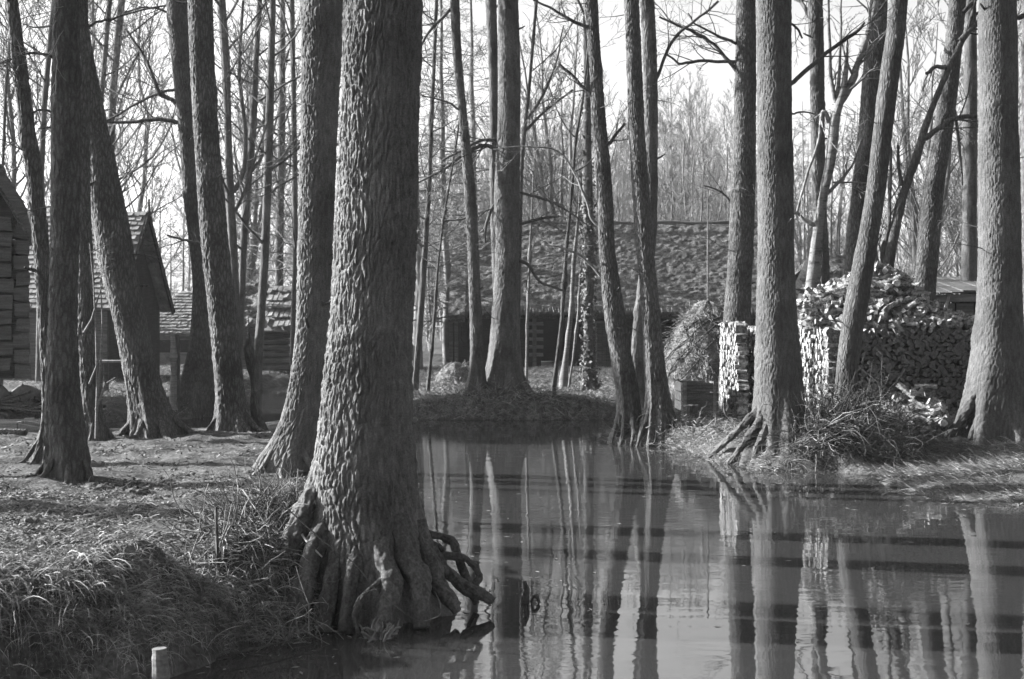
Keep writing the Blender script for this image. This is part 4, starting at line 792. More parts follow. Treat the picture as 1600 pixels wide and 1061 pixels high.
# --- small hut roof behind the crooked fruit tree, plank shed on the right
a, b = X(1243, 36), X(1345, 36); g7 = gz(8, 36); za, zb = CZ+(500-446)*36/F, CZ+(500-400)*37.5/F
ht = thing('small_hut', ((a+b)/2, 37.5, g7), 'low hut with a pale sloping verge just right of the thickest right hand trunk', 'hut')
m = MB(); rough_slab((a-.05, 36, za-.1), (b, 36, za-.1), (b, 37.6, zb), (a+.75, 37.6, zb), 60, 30, .05, .12, m, seed=14, sc=4); rough_slab((b, 39.2, za-.1), (a-.05, 39.2, za-.1), (a+.75, 37.6, zb), (b, 37.6, zb), 20, 20, .05, .12, m, seed=15, sc=4)
m.build('roof', M['thatch'], ht)
m = MB(); m.slab((a-.14, 35.9, za-.16), (a+.06, 35.9, za-.22), (a+.86, 37.5, zb+.02), (a+.66, 37.5, zb+.06), .1); m.build('verge_board', M['wood_pale'], ht, smooth=False)
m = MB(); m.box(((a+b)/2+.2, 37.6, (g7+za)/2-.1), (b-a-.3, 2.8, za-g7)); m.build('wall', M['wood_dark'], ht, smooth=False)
a, b = X(1462, 30), X(1700, 30); g8 = gz(10, 30); zf, zk = CZ+(500-452)*29.6/F, CZ+(500-436)*32/F
ps = thing('plank_shed', ((a+b)/2, 31, g8), 'plank shed with a thin board roof behind the right end of the wood heap', 'shed')
m = MB(); n = 14
for i in range(n):
    u0 = a-.35+(b-a+.5)*i/n; u1 = u0+(b-a+.5)/n-.02; q = rng.uniform(-.02, .02); m.slab((u0, 29.5+q*4, zf+q-.06+.10*i/n), (u1, 29.5+q*4, zf+q-.06+.10*i/n), (u1, 32.4, zk+.05+.05*i/n), (u0, 32.4, zk+.05+.05*i/n), .035)
m.build('roof', M['wood_log'], ps, smooth=False)
m = MB(); m.box(((a+b)/2-.1, 29.62, zf-.16), (b-a+.3, .05, .16), ry=-.02); m.build('eave_board', M['wood_grey'], ps, smooth=False)
m = MB(); xx = a
while xx < b:
    w = rng.uniform(.14, .22); m.box((xx+w/2, 30.3+rng.uniform(-.01, .01), (g8+zf-.2)/2), (w-.015, .03, zf-.2-g8), jit=.003); xx += w
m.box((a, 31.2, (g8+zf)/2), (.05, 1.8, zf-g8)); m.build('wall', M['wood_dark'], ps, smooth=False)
for px in (1478, 1508, 1596):
    m = MB(); m.box((X(px, 30.22), 30.22, CZ+(500-500)*30/F-.2), (.36, .05, 1.1), jit=.005); m.build('door', M['wood_grey'], ps, smooth=False)
m = MB(); m.tube([PT(1484, 456, 29.6), PT(1473, 500, 29.6), PT(1470, 560, 29.6)], .035, 6); m.build('post', M['wood_pale'], ps)


# ---- details
# --- firewood
def log_mesh(R, L=.32, big=1.0):
    """one split billet along X: bark or split faces on the side, paler ends"""
    kind = R.choice(['half', 'quarter', 'round', 'quarter']); r = R.uniform(.045, .075)*big
    if kind == 'round': a = np.linspace(0, 2*math.pi, 9, endpoint=False); p = np.stack([np.cos(a), np.sin(a)], -1)*r
    elif kind == 'half': a = np.linspace(0, math.pi, 7); p = np.stack([np.cos(a), np.sin(a)-.35], -1)*r*1.15
    else: a = np.linspace(0, math.pi/2*1.1, 5); p = np.vstack([[[-.45, -.45]], np.stack([np.cos(a), np.sin(a)], -1)*1.25-.45])*r*1.15
    p = p*(1+R.uniform(-.1, .1, (len(p), 1))); k = len(p); n = 4; t = np.linspace(-.5, .5, n)*L*R.uniform(.85, 1.1)
    b = R.normal(0, .006, (n, 2)); P = np.empty((n, k, 3)); P[..., 0] = t[:, None]; P[..., 1:] = p[None]*R.uniform(.9, 1.1, (n, 1, 1))+b[:, None]
    m = MB(); m.grid(P, True, 0)
    for e, rev in ((0, True), (n-1, False)):
        c = P[e].mean(0); m.add(np.vstack([P[e], c]), t=[[k, (j+1) % k, j] if rev else [k, j, (j+1) % k] for j in range(k)], mi=1)
    return m
R = np.random.default_rng(77)
LOGS = [log_mesh(R) for _ in range(14)]
def rotm(rx, ry, rz):
    cx, sx, cy, sy, cz, sz = math.cos(rx), math.sin(rx), math.cos(ry), math.sin(ry), math.cos(rz), math.sin(rz)
    return np.array([[cz, -sz, 0], [sz, cz, 0], [0, 0, 1]])@np.array([[cy, 0, sy], [0, 1, 0], [-sy, 0, cy]])@np.array([[1, 0, 0], [0, cx, -sx], [0, sx, cx]])
def put(mb, lm, c, Rm, s=(1, 1, 1)):
    off = 0
    V = np.concatenate(lm.v)*np.asarray(s); V = V@Rm.T+np.asarray(c)
    base = mb.n; mb.v.append(V); mb.n += len(V)
    for q, k in zip(lm.q, lm.qm): mb.q.append(q+base); mb.qm.append(k)
    for q, k in zip(lm.t, lm.tm): mb.t.append(q+base); mb.tm.append(k)
def stack_row(name, label, x0, x1, y0, y1, z0, z1, axis, cross=None, seed=0, group=None, mats=None, sp=.105):
    """a row of billets; axis is the way the billets lie. cross = (lo,hi) span along the row laid crosswise"""
    R = np.random.default_rng(seed); m = MB(); u0, u1 = (y0, y1) if axis == 'x' else (x0, x1); nz = int((z1-z0)/(sp*.87))
    L = (x1-x0) if axis == 'x' else (y1-y0)
    mid = ((x0+x1)/2) if axis == 'x' else ((y0+y1)/2)
    for i in range(nz):
        z = z0+sp*.87*(i+.5); lo, hi = u0, u1
        for cs in (cross or []):
            c0, c1 = cs
            if i % 2 == 0:
                for q in np.linspace(-L/2+.05, L/2-.05, 3):    # crosswise billets, seen from the side
                    cc = (mid+q, (c0+c1)/2, z) if axis == 'x' else ((c0+c1)/2, mid+q, z)
                    put(m, LOGS[R.integers(14)], cc, rotm(R.uniform(0, 6), R.normal(0, .03), (math.pi/2 if axis == 'x' else 0)+R.normal(0, .05)), ((c1-c0)/.32, 1, 1))
            else:
                for q in (c0+.05, (c0+c1)/2, c1-.05):
                    cc = (mid, q, z) if axis == 'x' else (q, mid, z)
                    put(m, LOGS[R.integers(14)], cc, rotm(R.uniform(0, 6), 0, (0 if axis == 'x' else math.pi/2)+R.normal(0, .04)), (L/.32, 1, 1))
            if c0 <= u0+.01: lo = c1
            if c1 >= u1-.01: hi = c0
        n = max(1, int((hi-lo)/sp)); us = lo+(np.arange(n)+.5+.5*(i % 2)*.9)*(hi-lo)/n
        for u in us:
            if u > hi: continue
            cc = (mid+R.normal(0, .02), u+R.normal(0, .008), z+R.normal(0, .008)) if axis == 'x' else (u+R.normal(0, .008), mid+R.normal(0, .02), z+R.normal(0, .008))
            put(m, LOGS[R.integers(14)], cc, rotm(R.uniform(0, 6.28), R.normal(0, .04), (0 if axis == 'x' else math.pi/2)+R.normal(0, .04)), (L/.32*R.uniform(.9, 1.06), sp/.105*R.uniform(.8, 1.15), sp/.105*R.uniform(.8, 1.15)))
    o = m.build(name, mats or [M['wood_side'], M['wood_end']], origin=((x0+x1)/2, (y0+y1)/2, z0), smooth=False)
    return tag(o, label, 'wood stack', group, 'stuff')
gs = .28
stack_row('stacked_firewood', 'narrow tall stack of white split wood left of the thickest right hand trunk', 3.80, 3.98, 24.0, 26.0, gs+.02, CZ-.05, 'x', cross=[(25.7, 26.0)], seed=1, sp=.09)
stack_row('stacked_firewood', 'second white wood stack mostly hidden by the thickest right hand trunk', 4.27, 4.62, 24.2, 26.2, gs+.02, CZ-.06, 'x', seed=2, sp=.09)
stack_row('stacked_firewood', 'bright sunlit end of the great wood stack right of the thickest right hand trunk', 4.74, 5.08, 21.85, 23.5, gs+.02, CZ-.10, 'x', seed=3, sp=.09)
stack_row('stacked_firewood', 'wide shaded wall of stacked firewood showing dark log ends', 4.77, 7.35, 21.5, 21.84, gs+.02, CZ-.13, 'y', cross=[(4.77, 5.05)], seed=4, sp=.074, mats=[M['wood_side'], surf('wood_end_shaded', .04, .13, (30, 30, 30), bump=.4, bdist=.006)])  # darker copy of the end wood: shade on this face put into the colour
m = MB(); m.box((6.2, 22.9, (gs+1.7)/2), (2.2, 2.1, 1.7-gs)); tag(m.build('stacked_firewood', M['wood_side'], smooth=False), 'inner rows of the great wood stack hidden under the heap', 'wood stack', kind='stuff')

FL = [lm.build('firewood_log', [M['wood_side'], M['wood_end']], link=False, smooth=False) for lm in LOGS]
def heap(n, cx, cy, sx, sy, z0, zf, label, group, seed, flat=.35):
    R = np.random.default_rng(seed)
    for i in range(n):
        for _ in range(50):
            u, v = R.uniform(-1, 1), R.uniform(-1, .55)
            if u*u+v*v < 1: break
        x, y = cx+u*sx, cy+v*sy; z = max(z0, zf(u, v))+R.uniform(-.05, .05)
        o = FL[R.integers(14)].copy(); COL.objects.link(o); o.location = (x, y, z); s = R.uniform(.6, .9); o.scale = (s*1.15, s*.85, s*.85)
        o.rotation_euler = (R.uniform(0, 6.28), R.normal(0, flat), R.uniform(0, 6.28)); tag(o, label, 'log', group)
top0 = CZ-.10
def zheap(u, v):
    pk = .82*math.exp(-((u+.02)/.50)**2)+.45*math.exp(-((u+.72)/.45)**2)
    return top0+.02+pk*max(0, min(1, (v+1.02)/.85))
heap(205, 6.05, 22.75, 1.38, 1.25, top0, zheap, 'split log tossed on the loose heap on top of the great wood stack', 'loose split logs on the great stack', 5)
m = MB(); U, V = np.meshgrid(np.linspace(-1, 1, 60), np.linspace(-1, 1, 40)); Z = np.vectorize(zheap)(U, V*.775-.225)-.10+.05*vn(U*9, V*9)
Z = np.where(np.hypot(U, V) > 1, top0-.1, Z); K = np.stack([6.05+U*1.33, 22.75+(V*.775-.225)*1.25, Z], -1)
m.grid(K); o = m.build('heaped_firewood', M['wood_side']); bpy.data.objects.remove(o)
m = MB(); R = np.random.default_rng(55)
for i in range(2200):
    u, v = R.uniform(-1, 1), R.uniform(-1, .55)
    if u*u+v*v > .96: continue
    zz = zheap(u, v); z = top0+(zz-top0)*R.uniform(0, .93)-.03
    put(m, LOGS[R.integers(14)], (6.05+u*1.36, 22.75+v*1.23, z), rotm(R.uniform(0, 6), R.normal(0, .35), R.uniform(0, 6.28)), (.95, .72, .72))
tag(m.build('heaped_firewood', [M['wood_side'], M['wood_end']], smooth=False), 'mass of split wood inside the loose heap on the great stack', 'wood heap', kind='stuff')
zl = lambda u, v: gs+.02+.75*math.exp(-((u+.1)/.55)**2)*max(0, 1-abs(v)*.7)
heap(92, 5.95, 20.55, .95, .75, gs, zl, 'dark split log on the low spilled heap in front of the great wood stack', 'logs of the low spilled heap', 6, .4)
m = MB()
for i in range(600):
    u, v = R.uniform(-1, 1), R.uniform(-1, 1)
    if u*u+v*v > .9: continue
    zz = zl(u, v); put(m, LOGS[R.integers(14)], (5.95+u*.92, 20.55+v*.75, gs+(zz-gs)*R.uniform(0, .95)), rotm(R.uniform(0, 6), R.normal(0, .4), R.uniform(0, 6.28)), (.95, .75, .75))
tag(m.build('heaped_firewood', [M['wood_side'], M['wood_log']], smooth=False), 'mass of dark wood inside the low spilled heap', 'wood heap', kind='stuff')

# --- wooden crate, stumps, hay
cr = thing('wooden_crate', (3.2, 24.5, gz(3.2, 24.4)), 'open plank crate with a sunlit end standing left of the narrow white wood stack', 'crate')
x0, x1, y0, y1 = X(1068, 24), X(1122, 24.0)-.02, 24.05, 25.0; z0, z1 = CZ+(500-643)*24/F, CZ+(500-598)*24/F
for i in range(3):
    m = MB(); zz = z0+(z1-z0)*(i+.5)/3; m.box(((x0+x1)/2, y0, zz), (x1-x0, .03, (z1-z0)/3-.018), jit=.003); m.build('side_board', M['wood_log'], cr, smooth=False)
    m = MB(); m.box(((x0+x1)/2, y1, zz), (x1-x0, .03, (z1-z0)/3-.018)); m.build('side_board', M['wood_log'], cr, smooth=False)
    m = MB(); m.box((x0-.02, (y0+y1)/2, zz), (.03, y1-y0, (z1-z0)/3-.018), jit=.003); m.build('end_board', M['wood_pale'], cr, smooth=False)  # left end boards in paler wood: sunlight put into the colour
    m = MB(); m.box((x1+.018, (y0+y1)/2, zz), (.03, y1-y0, (z1-z0)/3-.018)); m.build('end_board', M['wood_log'], cr, smooth=False)
for cx_ in (x0+.03, x1-.03):
    for cy_ in (y0-.028, y1-.045): m = MB(); m.box((cx_, cy_, (z0+z1)/2-.02), (.05, .025, z1-z0+.1)); m.build('batten', M['wood_grey'], cr, smooth=False)
def stump(px, py, d, w, h, label, mat='bark'):
    x = X(px, d); b = gz(x, d); r = w/2*d/F; k = 26; a = np.linspace(0, 2*math.pi, k, endpoint=False)
    zz = np.linspace(-.1, h, 12); A, Z = np.meshgrid(a, zz); rr = r*(1+.35*np.exp(-np.clip(Z, 0, 9)/.08)*(.5+.5*np.cos(A*5+px)))*(1+.10*vn(np.cos(A)*2, np.sin(A)*2, Z*3, px))
    P = np.stack([x+rr*np.cos(A), d+rr*np.sin(A), b+Z+.02*vn(np.cos(A)*3, np.sin(A)*3, 0, 2)*(Z > h*.9)], -1)
    t = thing('tree_stump', (x, d, b), label, 'stump'); m = MB(); m.grid(P, True); m.build('bark', M[mat], t)
    m = MB(); c = P[-1].mean(0); m.add(np.vstack([P[-1], c]), t=[[k, j, (j+1) % k] for j in range(k)]); m.build('cut_face', M['wood_end'], t, smooth=False)
stump(1078, 650, 23.6, 26, .27, 'low tree stump in front of the plank crate')
stump(398, 655, 19.25, 18, .22, 'small mossy stump at the foot of the straight pale edged trunk', 'bark_dark')
def hay(cx, d, rx, ry, h, label, seed, cat='haystack', net=True):
    b = gz(cx, d); t = thing('haystack' if net else 'hay_mound', (cx, d, b), label, cat); a = np.linspace(0, 2*math.pi, 90, endpoint=False); e = np.linspace(0, 1, 60); A, E = np.meshgrid(a, e)
    pr = np.sqrt(np.clip(1-E**2.3, 0, 1)); f = 1+.10*fbm(np.cos(A)*1.6, np.sin(A)*1.6, E*3, seed, 4)
    P = np.stack([cx+rx*pr*f*np.cos(A)+.12*rx*E, d+ry*pr*f*np.sin(A), b-.05+h*E*(1+.05*vn(np.cos(A)*2, np.sin(A)*2, E*2, seed))], -1)
    m = MB(); m.grid(P, True); m.build('hay', M['straw'], t)
    R = np.random.default_rng(seed); m = MB()
    for i in range(5200 if net else 500):
        q = P[R.integers(0, 58), R.integers(0, 90)]; dv = unit(R.normal(0, 1, 3)*[1, 1, .8]+[.2*(q[0]-cx), .3*(q[1]-d), -.5]); L = R.uniform(.08, .34)
        m.tube([q, q+dv*L*.5, q+dv*L+[0, 0, -.03]], .005, 3)
    m.build('loose_straw', M['grass_dry'], t)
    if net:
        m = MB()
        for i in range(7):
            a0 = -math.pi+R.uniform(-.2, 1.2); pts = []
            for s in np.linspace(0, 1, 14):
                jj = int((a0+s*2.6)/(2*math.pi)*90) % 90; ii = int(10+40*abs(math.sin(s*2.1+i))); q = P[ii, jj]; pts.append(q+np.array([q[0]-cx, q[1]-d, .3])*.04)
            m.tube(pts, .016, 5)
        m.build('binding_rope', M['bark_dark'], t)
hay(X(1102, 30.2), 30.5, .93, .9, CZ+(500-470)*30/F-gz(4, 30), 'tall domed haystack bound with cord beside the narrow white wood stack', 11)
hay(X(708, 36.5), 36.5, .47, .5, .62, 'low pale hay mound left of the bent slim trunk on the far bank', 12, 'hay mound', False)

# --- posts, boats, boards
def post(name, pts, r0, r1, label, mat, cat='post', k=9, seed=0):
    pts = np.asarray(pts, float); m = MB(); R = np.random.default_rng(seed); n = 14; t = np.linspace(0, len(pts)-1, n); Q = np.stack([np.interp(t, np.arange(len(pts)), pts[:, j]) for j in range(3)], -1)
    m.tube(Q, np.linspace(r0, r1, n)*(1+.12*R.normal(0, 1, n)), k, cap=True); o = m.build(name, M[mat], origin=tuple(pts[0]), smooth=False); return tag(o, label, cat)
post('cut_stub', [PT(252, 1110, 7.6), PT(252, 1060, 7.6), PT(249, 1013, 7.6)], .052, .040, 'pale sawn stub poking out of the water below the grassy bank', 'wood_grey', 'stub', 11, 1)
post('water_stump', [PT(822, 968, 10.05), PT(821, 935, 10.05), PT(823, 922, 10.05), PT(819, 908, 10.05)], .030, .015, 'dark jagged stick standing out of the open water', 'bark_dark', 'stick', 8, 2)
m = MB(); a = np.linspace(-.35, math.pi+.35, 14); m.tube(np.stack([X(836, 10.05)+.026*np.cos(a), np.full(14, 10.05)-.01, .0+.052*np.sin(a)], -1), np.linspace(.014, .009, 14), 7)
tag(m.build('root_arch', M['bark_dark'], origin=(X(836, 10.05), 10.05, 0)), 'small arched root beside the dark stick in the open water', 'root')
post('broken_post', [PT(270, 640, 27.6), PT(272, 580, 27.6), PT(270, 520, 27.6)], .085, .05, 'weathered broken post between the strongly leaning trunk and the dark flared trunk', 'wood_grey', 'post', 7, 3)
post('thin_post', [PT(277, 640, 27.9), PT(278, 560, 27.9), PT(277, 523, 27.9)], .05, .045, 'thin dark post right beside the weathered broken one', 'bark_dark', 'post', 6, 4)
post('tall_pole', [PT(1105, 560, 34), PT(1106, 460, 34), PT(1106, 296, 34)], .028, .022, 'tall thin pole standing over the haystack in front of the barn roof', 'wood_grey', 'pole', 6, 5)
post('bank_stake', [PT(343, 960, 8.95), PT(340, 880, 8.95), PT(337, 792, 8.95)], .014, .011, 'thin dark stake standing upright in the grassy bank', 'bark_dark', 'stake', 6, 6)
post('fallen_log', [(-10.5, 18.55, gz(-10.5, 18.55)+.05), (-8, 18.45, gz(-8, 18.45)+.06), (-6.25, 18.3, gz(-6.25, 18.3)+.05)], .07, .05, 'dark log lying along the back edge of the left bank', 'bark_dark', 'log', 9, 7)
def punt(c, rz, L, w, label):
    t = thing('wooden_punt', (c[0], c[1], 0), label, 'boat'); Rm = rotm(0, 0, rz); c = np.array([c[0], c[1], 0.])
    s = np.linspace(-1, 1, 15); wid = w/2*(1-.25*np.abs(s)**3); zb = -.06+.20*np.abs(s)**4; zt = .22+.16*np.abs(s)**3
    def T(P): return P@Rm.T+c
    m = MB()
    for sd in (-1, 1):
        o = np.stack([np.stack([s*L/2, sd*wid*.86, zb], -1), np.stack([s*L/2, sd*wid, zt], -1), np.stack([s*L/2, sd*(wid-.035), zt], -1), np.stack([s*L/2, sd*(wid*.86-.03), zb+.03], -1)]); m.grid(T(o.reshape(-1, 3)).reshape(o.shape))
    o = np.stack([np.stack([s*L/2, -wid*.86, zb], -1), np.stack([s*L/2, wid*.86, zb], -1)]); m.grid(T(o.reshape(-1, 3)).reshape(o.shape))
    for e in (0, -1):
        P = np.array([[s[e]*L/2, -wid[e]*.86, zb[e]], [s[e]*L/2, wid[e]*.86, zb[e]], [s[e]*L/2*1.01, wid[e], zt[e]], [s[e]*L/2*1.01, -wid[e], zt[e]]]); m.add(T(P), [[0, 1, 2, 3]])
    m.build('hull', M['wood_grey'], t)
    for q in (-.5, .35):
        m = MB(); v = T(np.array([[q*L/2, 0, .2]])); m.box(v[0], (.22, w*.9, .03), rz=rz); m.build('seat', M['wood_grey'], t, smooth=False)
punt((X(268, 22.6)-.3, 22.9), .15, 4.2, .8, 'wooden punt moored in the channel behind the strongly leaning trunk')
punt((X(-20, 25.0), 25.1), .05, 3.6, .8, 'dark punt below the log cabin at the left edge')
def bench(c, L, h, label):
    b = gz(c[0], c[1]); t = thing('plank_table', (c[0], c[1], b), label, 'table'); m = MB()
    for i in range(3): m.box((c[0], c[1]-.25+i*.25, b+h), (L, .23, .04), jit=.006)
    m.build('table_top', M['wood_pale'], t, smooth=False)
    for sx in (-1, 1):
        for sy in (-1, 1): m = MB(); m.box((c[0]+sx*(L/2-.12), c[1]+sy*.25, b+h/2), (.08, .08, h)); m.build('leg', M['wood_log'], t, smooth=False)
bench((X(186, 33), 33.0), .95, .72, 'pale plank table by the gabled hut, behind the slim rough trunk')
# brush and lumber under the cabin
m = MB(); R = np.random.default_rng(8)
for i in range(60):
    p = np.array([R.uniform(-10.2, -8.4), R.uniform(26.3, 26.95), 0]); p[2] = gz(p[0], p[1])+R.uniform(.02, .22); a = R.normal(0, .35); L = R.uniform(.3, 1.0); m.tube([p, p+np.array([math.cos(a), math.sin(a)*.3, R.normal(0, .12)])*L], R.uniform(.012, .045), 6)
tag(m.build('brushwood', M['bark_dark'], origin=(-9.4, 26.6, .2)), 'tangle of sticks and poles at the waterside below the log cabin', 'brushwood', kind='stuff')
m = MB(); m.box((X(45, 25.9), 25.9, gz(X(45, 25.9), 26.2)+.18), (.16, .3, .2), rz=.2, jit=.01); tag(m.build('pale_block', M['wood_pale'], origin=(X(45, 25.9), 25.9, .3), smooth=False), 'small pale wooden block at the waterside below the log cabin', 'block')

R = np.random.default_rng(91); m = MB()
for i in range(900):
    while True:
        x, y = R.uniform(-2.2, 6.5), R.uniform(8, 28); sd_ = float(sdf(x, y))
        if sd_ < -.02 and R.uniform() < math.exp(sd_/.35)+.01: break
    a = R.uniform(0, 6.28); s_ = R.uniform(.006, .02); u_ = np.array([math.cos(a), math.sin(a), 0])*s_*R.uniform(1, 2.6); w_ = np.array([-math.sin(a), math.cos(a), 0])*s_*.6; c_ = np.array([x, y, .004])
    m.add([c_-u_, c_-w_, c_+u_, c_+w_+[0, 0, .003]], [[0, 1, 2, 3]])
tag(m.build('floating_litter', M['litter'], smooth=False), 'leaves and bits of straw floating along the edges of the pond', 'litter', kind='stuff')
# --- ivy on the slim trunk
m = MB(); R = np.random.default_rng(15); V = []; Q = []
for i in range(1500):
    z = R.uniform(.4, 4.8) if i % 3 else R.uniform(.4, 8); c, r = cO(z); a = R.uniform(0, 6.28); p = c+np.array([math.cos(a), math.sin(a), 0])*(r+R.uniform(.01, .10)); s = R.uniform(.025, .055)
    u = unit(R.normal(0, 1, 3)); w = unit(np.cross(u, [math.cos(a), math.sin(a), .4])); V += [p-u*s, p+w*s*.7, p+u*s, p-w*s*.7]; Q.append([4*i, 4*i+1, 4*i+2, 4*i+3])
m.add(V, Q); iv = m.build('ivy', M['ivy'], tO, smooth=False)

# --- ground cover
def land_points(n, x0, x1, y0, y1, R, lo=0.0, hi=9e9, wfun=None):
    x = R.uniform(x0, x1, n); y = R.uniform(y0, y1, n); s = sdf(x, y); k = (s > lo) & (s < hi)
    x, y, s = x[k], y[k], s[k]
    if wfun is not None: k = R.uniform(0, 1, len(x)) < wfun(x, y, s); x, y, s = x[k], y[k], s[k]
    return x, y, s
def blades(x, y, R, length, width, tilt, droop, seg=4, az=None, azs=9., z0=-.01, zfun=None):
    """bent ribbons, one per point"""
    n = len(x); z = (ground(x, y) if zfun is None else zfun)+z0
    L = length*R.uniform(.45, 1.25, n); w = width*R.uniform(.6, 1.3, n)
    a = R.uniform(0, 2*math.pi, n) if az is None else az+R.normal(0, azs, n)
    el = np.clip(tilt+R.normal(0, .35, n), -1.2, 1.55); dr = droop*R.uniform(.4, 1.6, n)
    P = np.stack([x, y, z], -1); tw = R.uniform(0, math.pi, n)
    rows = []
    for s in range(seg+1):
        d = np.stack([np.cos(a)*np.cos(el), np.sin(a)*np.cos(el), np.sin(el)], -1)
        side = np.stack([-np.sin(a)*np.cos(tw*.5), np.cos(a)*np.cos(tw*.5), np.sin(tw*.5)], -1)
        ww = (w*(1-.8*s/seg))[:, None]/2; rows.append(np.stack([P-side*ww, P+side*ww], 1))
        P = P+d*(L/seg)[:, None]; el = el-dr/seg; a = a+R.normal(0, .16, n)
    A = np.stack(rows, 1)          # n, seg+1, 2, 3
    V = A.reshape(-1, 3); b = (np.arange(n)*(seg+1)*2)[:, None]+(np.arange(seg)*2)[None]
    q = np.stack([b, b+1, b+3, b+2], -1).reshape(-1, 4); return V, q
def cover(name, label, cat, mat, parts, kind='stuff'):
    m = MB()
    for V, q in parts: m.add(V, q)
    o = m.build(name, M[mat], smooth=True); return tag(o, label, cat, kind=kind)
R = np.random.default_rng(21)
clump = lambda x, y, s: np.clip(.35+.9*vn(x*3, y*3, 0, 31)+.5*vn(x*9, y*9, 0, 33), .04, 1)
# islet: short stubble on top, long hanging grass on the front edge
P = []
x, y, s = land_points(90000, -4.6, -.8, 7.2, 13.0, R, .15, 9, clump); P.append(blades(x, y, R, .055, .0045, .45, .9))
x, y, s = land_points(50000, -8, -1.5, 12.0, 19.8, R, .1, 9, clump); P.append(blades(x, y, R, .05, .006, .4, .8, seg=3))
x, y, s = land_points(16000, -3.4, -1.3, 7.2, 11.0, R, .0, .9, lambda x, y, s: clump(x, y, s)); P.append(blades(x, y, R, .20, .0050, .25, 1.9, seg=5, az=-1.2, azs=.9))
cover('short_grass', 'short dry grass and moss over the near left bank', 'grass', 'grass_dry', P)
P = []
for cx_, cy_, n, L in [(-2.75, 8.35, 900, .42), (-2.45, 8.05, 800, .40), (-3.0, 8.0, 700, .42), (-2.15, 8.2, 600, .32), (-1.75, 8.7, 600, .30), (-1.45, 9.05, 450, .26), (-2.95, 8.9, 450, .26), (-2.2, 8.7, 320, .22), (-1.6, 9.3, 350, .24), (-3.25, 8.5, 400, .35)]:
    x = cx_+R.normal(0, .14, n); y = cy_+R.normal(0, .16, n); k = sdf(x, y) > -.02; x, y = x[k], y[k]
    P.append(blades(x, y, R, L*.72, .0048, .6, 2.6, seg=6, az=-1.3, azs=1.5))
P2 = []
x, y, s = land_points(16000, -4.4, -1.0, 7.6, 12.5, R, .02, 9, clump); P2.append(blades(x, y, R, .10, .0045, .06, .25, seg=4, z0=.012))
for V_, q_ in [blades(cx_+R.normal(0, sx_, n_), cy_+R.normal(0, .12, n_), R, L_, 0.0075, .35, 1.9, seg=6, az=az_, azs=1.6) for cx_, cy_, sx_, n_, L_, az_ in [(-2.75, 8.05, .2, 260, .34, -1.2), (-2.2, 8.3, .2, 120, .26, -.2), (-1.75, 9.0, .22, 130, .24, -.9), (-1.45, 9.3, .15, 120, .26, -1.2), (-2.6, 9.3, .6, 160, .15, .8), (-3.3, 9.8, .5, 140, .15, -1.3), (-1.85, 9.9, .3, 300, .28, -.4), (-3.0, 7.95, .2, 200, .36, -1.2), (-1.6, 8.9, .35, 140, .22, 2.5)]]: P2.append((V_, q_))
cover('pale_straw', 'bleached straw strands lying over the near bank tufts and the twig heap', 'straw', 'straw_pale', P2)
cover('hanging_grass', 'long dry grass tufts hanging over the near bank edge into the water', 'grass', 'grass_dry', P)
# right bank, far bank
P = []
x, y, s = land_points(60000, 4.4, 10, 14.8, 20.5, R, -.05, 9, lambda x, y, s: np.clip(.45+.7*vn(x*2.5, y*2.5, 0, 35), .1, 1)); P.append(blades(x, y, R, .22, .008, .15, .5, seg=4, az=2.6, azs=.8))
x, y, s = land_points(42000, 1.6, 9, 19.0, 27, R, 0, 9, clump); P.append(blades(x, y, R, .13, .007, .5, 1.2, seg=3))
cover('matted_grass', 'matted pale dry grass on the sunny right bank', 'grass', 'grass_dry', P)
P = []
x, y, s = land_points(150000, -3.5, 6, 28.3, 49, R, 0, 99, lambda x, y, s: clump(x*.5, y*.5, s)); P.append(blades(x, y, R, .17, .011, .6, 1.2, seg=2))
x, y, s = land_points(24000, -2.6, 2.5, 28.2, 30.0, R, -.02, .5); P.append(blades(x, y, R, .24, .009, .3, 2.2, seg=4, az=-1.57, azs=.8))
x, y, s = land_points(50000, -16, -4, 26, 56, R, 0, 99, lambda x, y, s: clump(x*.5, y*.5, s)); P.append(blades(x, y, R, .2, .013, .6, 1.2, seg=2))
cover('rough_grass', 'rough winter grass along the far bank and the farm ground', 'grass', 'grass_dry', P)
# leaves and twigs on the ground
def flakes(x, y, R, size):
    n = len(x); z = ground(x, y)+.012; a = R.uniform(0, 6.28, n); s = size*R.uniform(.5, 1.4, n); t1, t2 = R.normal(0, .35, n), R.normal(0, .35, n)
    u = np.stack([np.cos(a), np.sin(a), t1], -1)*s[:, None]; w = np.stack([-np.sin(a), np.cos(a), t2], -1)*s[:, None]*.55; c = np.stack([x, y, z], -1)
    V = np.stack([c-u, c-w*.9, c+u, c+w+[0, 0, .004]], 1).reshape(-1, 3); return V, np.arange(4*n).reshape(-1, 4)
P = []
x, y, s = land_points(60000, -4.6, -.8, 7.4, 13.5, R, .1, 9, clump); P.append(flakes(x, y, R, .016))
x, y, s = land_points(30000, -8, 9, 12.0, 24, R, .05, 9, clump); P.append(flakes(x, y, R, .024))
x, y, s = land_points(20000, -3, 8, 22.0, 38, R, .05, 99); P.append(flakes(x, y, R, .032))
cover('fallen_leaves', 'dry fallen leaves and bark chips scattered over the banks', 'leaves', 'litter', P)
